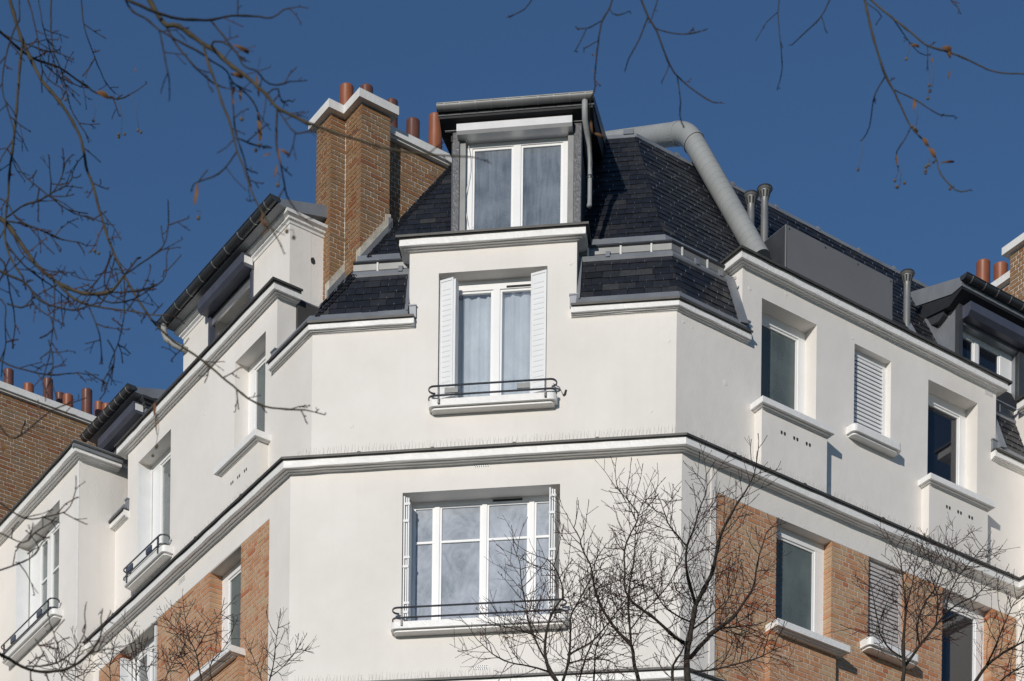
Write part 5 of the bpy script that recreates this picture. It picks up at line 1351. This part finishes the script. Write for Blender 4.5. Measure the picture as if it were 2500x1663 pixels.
near_tree('lime_tree', 'near bare lime with olive brown branch and dry bracts reaching toward the tall chimney', (-4.3, 6.0), (330, -1250), 7.2, limbsM, 505, leavesM, berriesM, 6.5, .12, .0020, 6.9)
limbsK = [
 Q(a7, .0055, .003, 1, 0, (900, -60), (860, 70), (800, 170), (770, 320), (750, 480), (735, 640), (735, 760), (700, 850), (690, 950), (700, 1150), (705, 1400)),
 Q(a7, .0035, .0025, 0, 0, (790, 175), (670, 240), (580, 240)), Q(a7, .0035, .0025, 0, 0, (665, 245), (620, 340), (570, 430)),
 Q(a7, .0035, .0025, 0, 0, (860, 75), (910, 130), (1030, 95)), Q(a7, .003, .0025, 0, 0, (760, 345), (700, 380), (640, 410)),
 Q(a7, .007, .003, 1, 0, (1105, -60), (1190, 150), (1250, 240), (1310, 400), (1370, 550), (1430, 640), (1530, 730), (1700, 850), (1780, 870)),
 Q(a7, .005, .003, 0, 0, (1185, 150), (1110, 330), (1040, 460), (1005, 550)), Q(a7, .004, .003, 0, 0, (1430, 640), (1460, 850), (1455, 990), (1490, 1080)),
 Q(a7, .004, .003, 0, 0, (1250, 240), (1340, 270), (1500, 290), (1620, 265)), Q(a7, .004, .003, 1, 0, (1280, -60), (1265, 0), (1220, 150)),
 Q(a7, .003, .0025, 0, 0, (1365, 550), (1330, 640), (1300, 690)),
 Q(a7, .0035, .0025, 1, 0, (2310, -60), (2285, 100), (2310, 400), (2320, 600), (2280, 740)), Q(a7, .003, .002, 0, 0, (2285, 100), (2180, 200), (2125, 300)),
 Q(a7, .004, .003, 1, 0, (230, -60), (200, 0), (140, 80), (40, 130)),
 Q(a8, .0085, .003, 1, 1, (675, -60), (690, 0), (760, 310), (850, 590), (920, 720), (1060, 1010), (1190, 1150), (1260, 1270), (1290, 1380), (1420, 1520), (1510, 1520)),
 Q(a8, .0065, .0035, 1, 1, (680, -60), (740, 0), (880, 120), (1060, 260), (1180, 360), (1310, 400), (1400, 430), (1500, 470), (1720, 570), (1990, 590)),
 Q(a8, .0045, .003, 1, 0, (440, -60), (410, 0), (345, 130), (220, 255), (110, 355)), Q(a8, .003, .0025, 0, 0, (345, 130), (380, 250)),
 Q(a8, .0045, .003, 0, 0, (855, 610), (770, 760), (730, 1000), (680, 1100)), Q(a8, .004, .003, 0, 0, (1060, 1010), (1010, 1110), (940, 1220), (950, 1320)),
 Q(a8, .004, .003, 0, 0, (930, 720), (1080, 790), (1280, 910), (1400, 925)), Q(a8, .003, .0025, 0, 0, (900, 130), (980, 240), (1050, 340)), Q(a8, .003, .0025, 0, 0, (1190, 370), (1190, 520)),
 Q(a8, .003, .0025, 1, 0, (1350, -60), (1375, 0), (1430, 55)), Q(a8, .003, .0025, 0, 0, (700, 20), (820, 115), (790, 180)), Q(a8, .003, .0025, 0, 0, (1050, 350), (1140, 430), (1210, 440))]
leavesK = [tuple([1900 + x / 3.267, y / 3.267, l, a, w]) for x, y, l, a, w in ((1050, 360, 24, 70, 9), (1300, 380, 26, 70, 16), (1340, 385, 24, 30, 14), (1370, 560, 22, -10, 9), (1080, 790, 32, 0, 13), (1150, 1100, 24, 30, 15), (1200, 1180, 30, 30, 16), (1290, 1300, 36, 100, 8), (940, 1230, 28, 5, 7), (1220, 450, 18, 5, 7))] + [(1442, 295, 34, 10, 15), (1448, 325, 30, 70, 9), (1450, 130, 10, -20, 9), (1447, 170, 12, -10, 7)]
berriesK = [tuple([1900 + a / 3.267, b / 3.267, 1900 + c / 3.267, d / 3.267, e]) for a, b, c, d, e in ((635, 1355, 680, 1100, 1), (970, 1490, 950, 1320, 3), (930, 1440, 950, 1330, 1), (1193, 785, 1190, 520, 1), (1230, 700, 1215, 480, 2), (1020, 470, 1040, 350, 1), (1100, 1000, 1085, 880, 3), (1210, 1350, 1200, 1270, 3), (1370, 1505, 1400, 1500, 1), (1175, 1360, 1195, 1270, 1))]
near_tree('lime_tree', 'near bare lime with sparse drooping twigs and fruits in the sky above the grey duct', (5.6, 9.4), (1950, -1250), 9.0, limbsK, 606, leavesK, berriesK, 2.4, .05, .0021, 8.8)
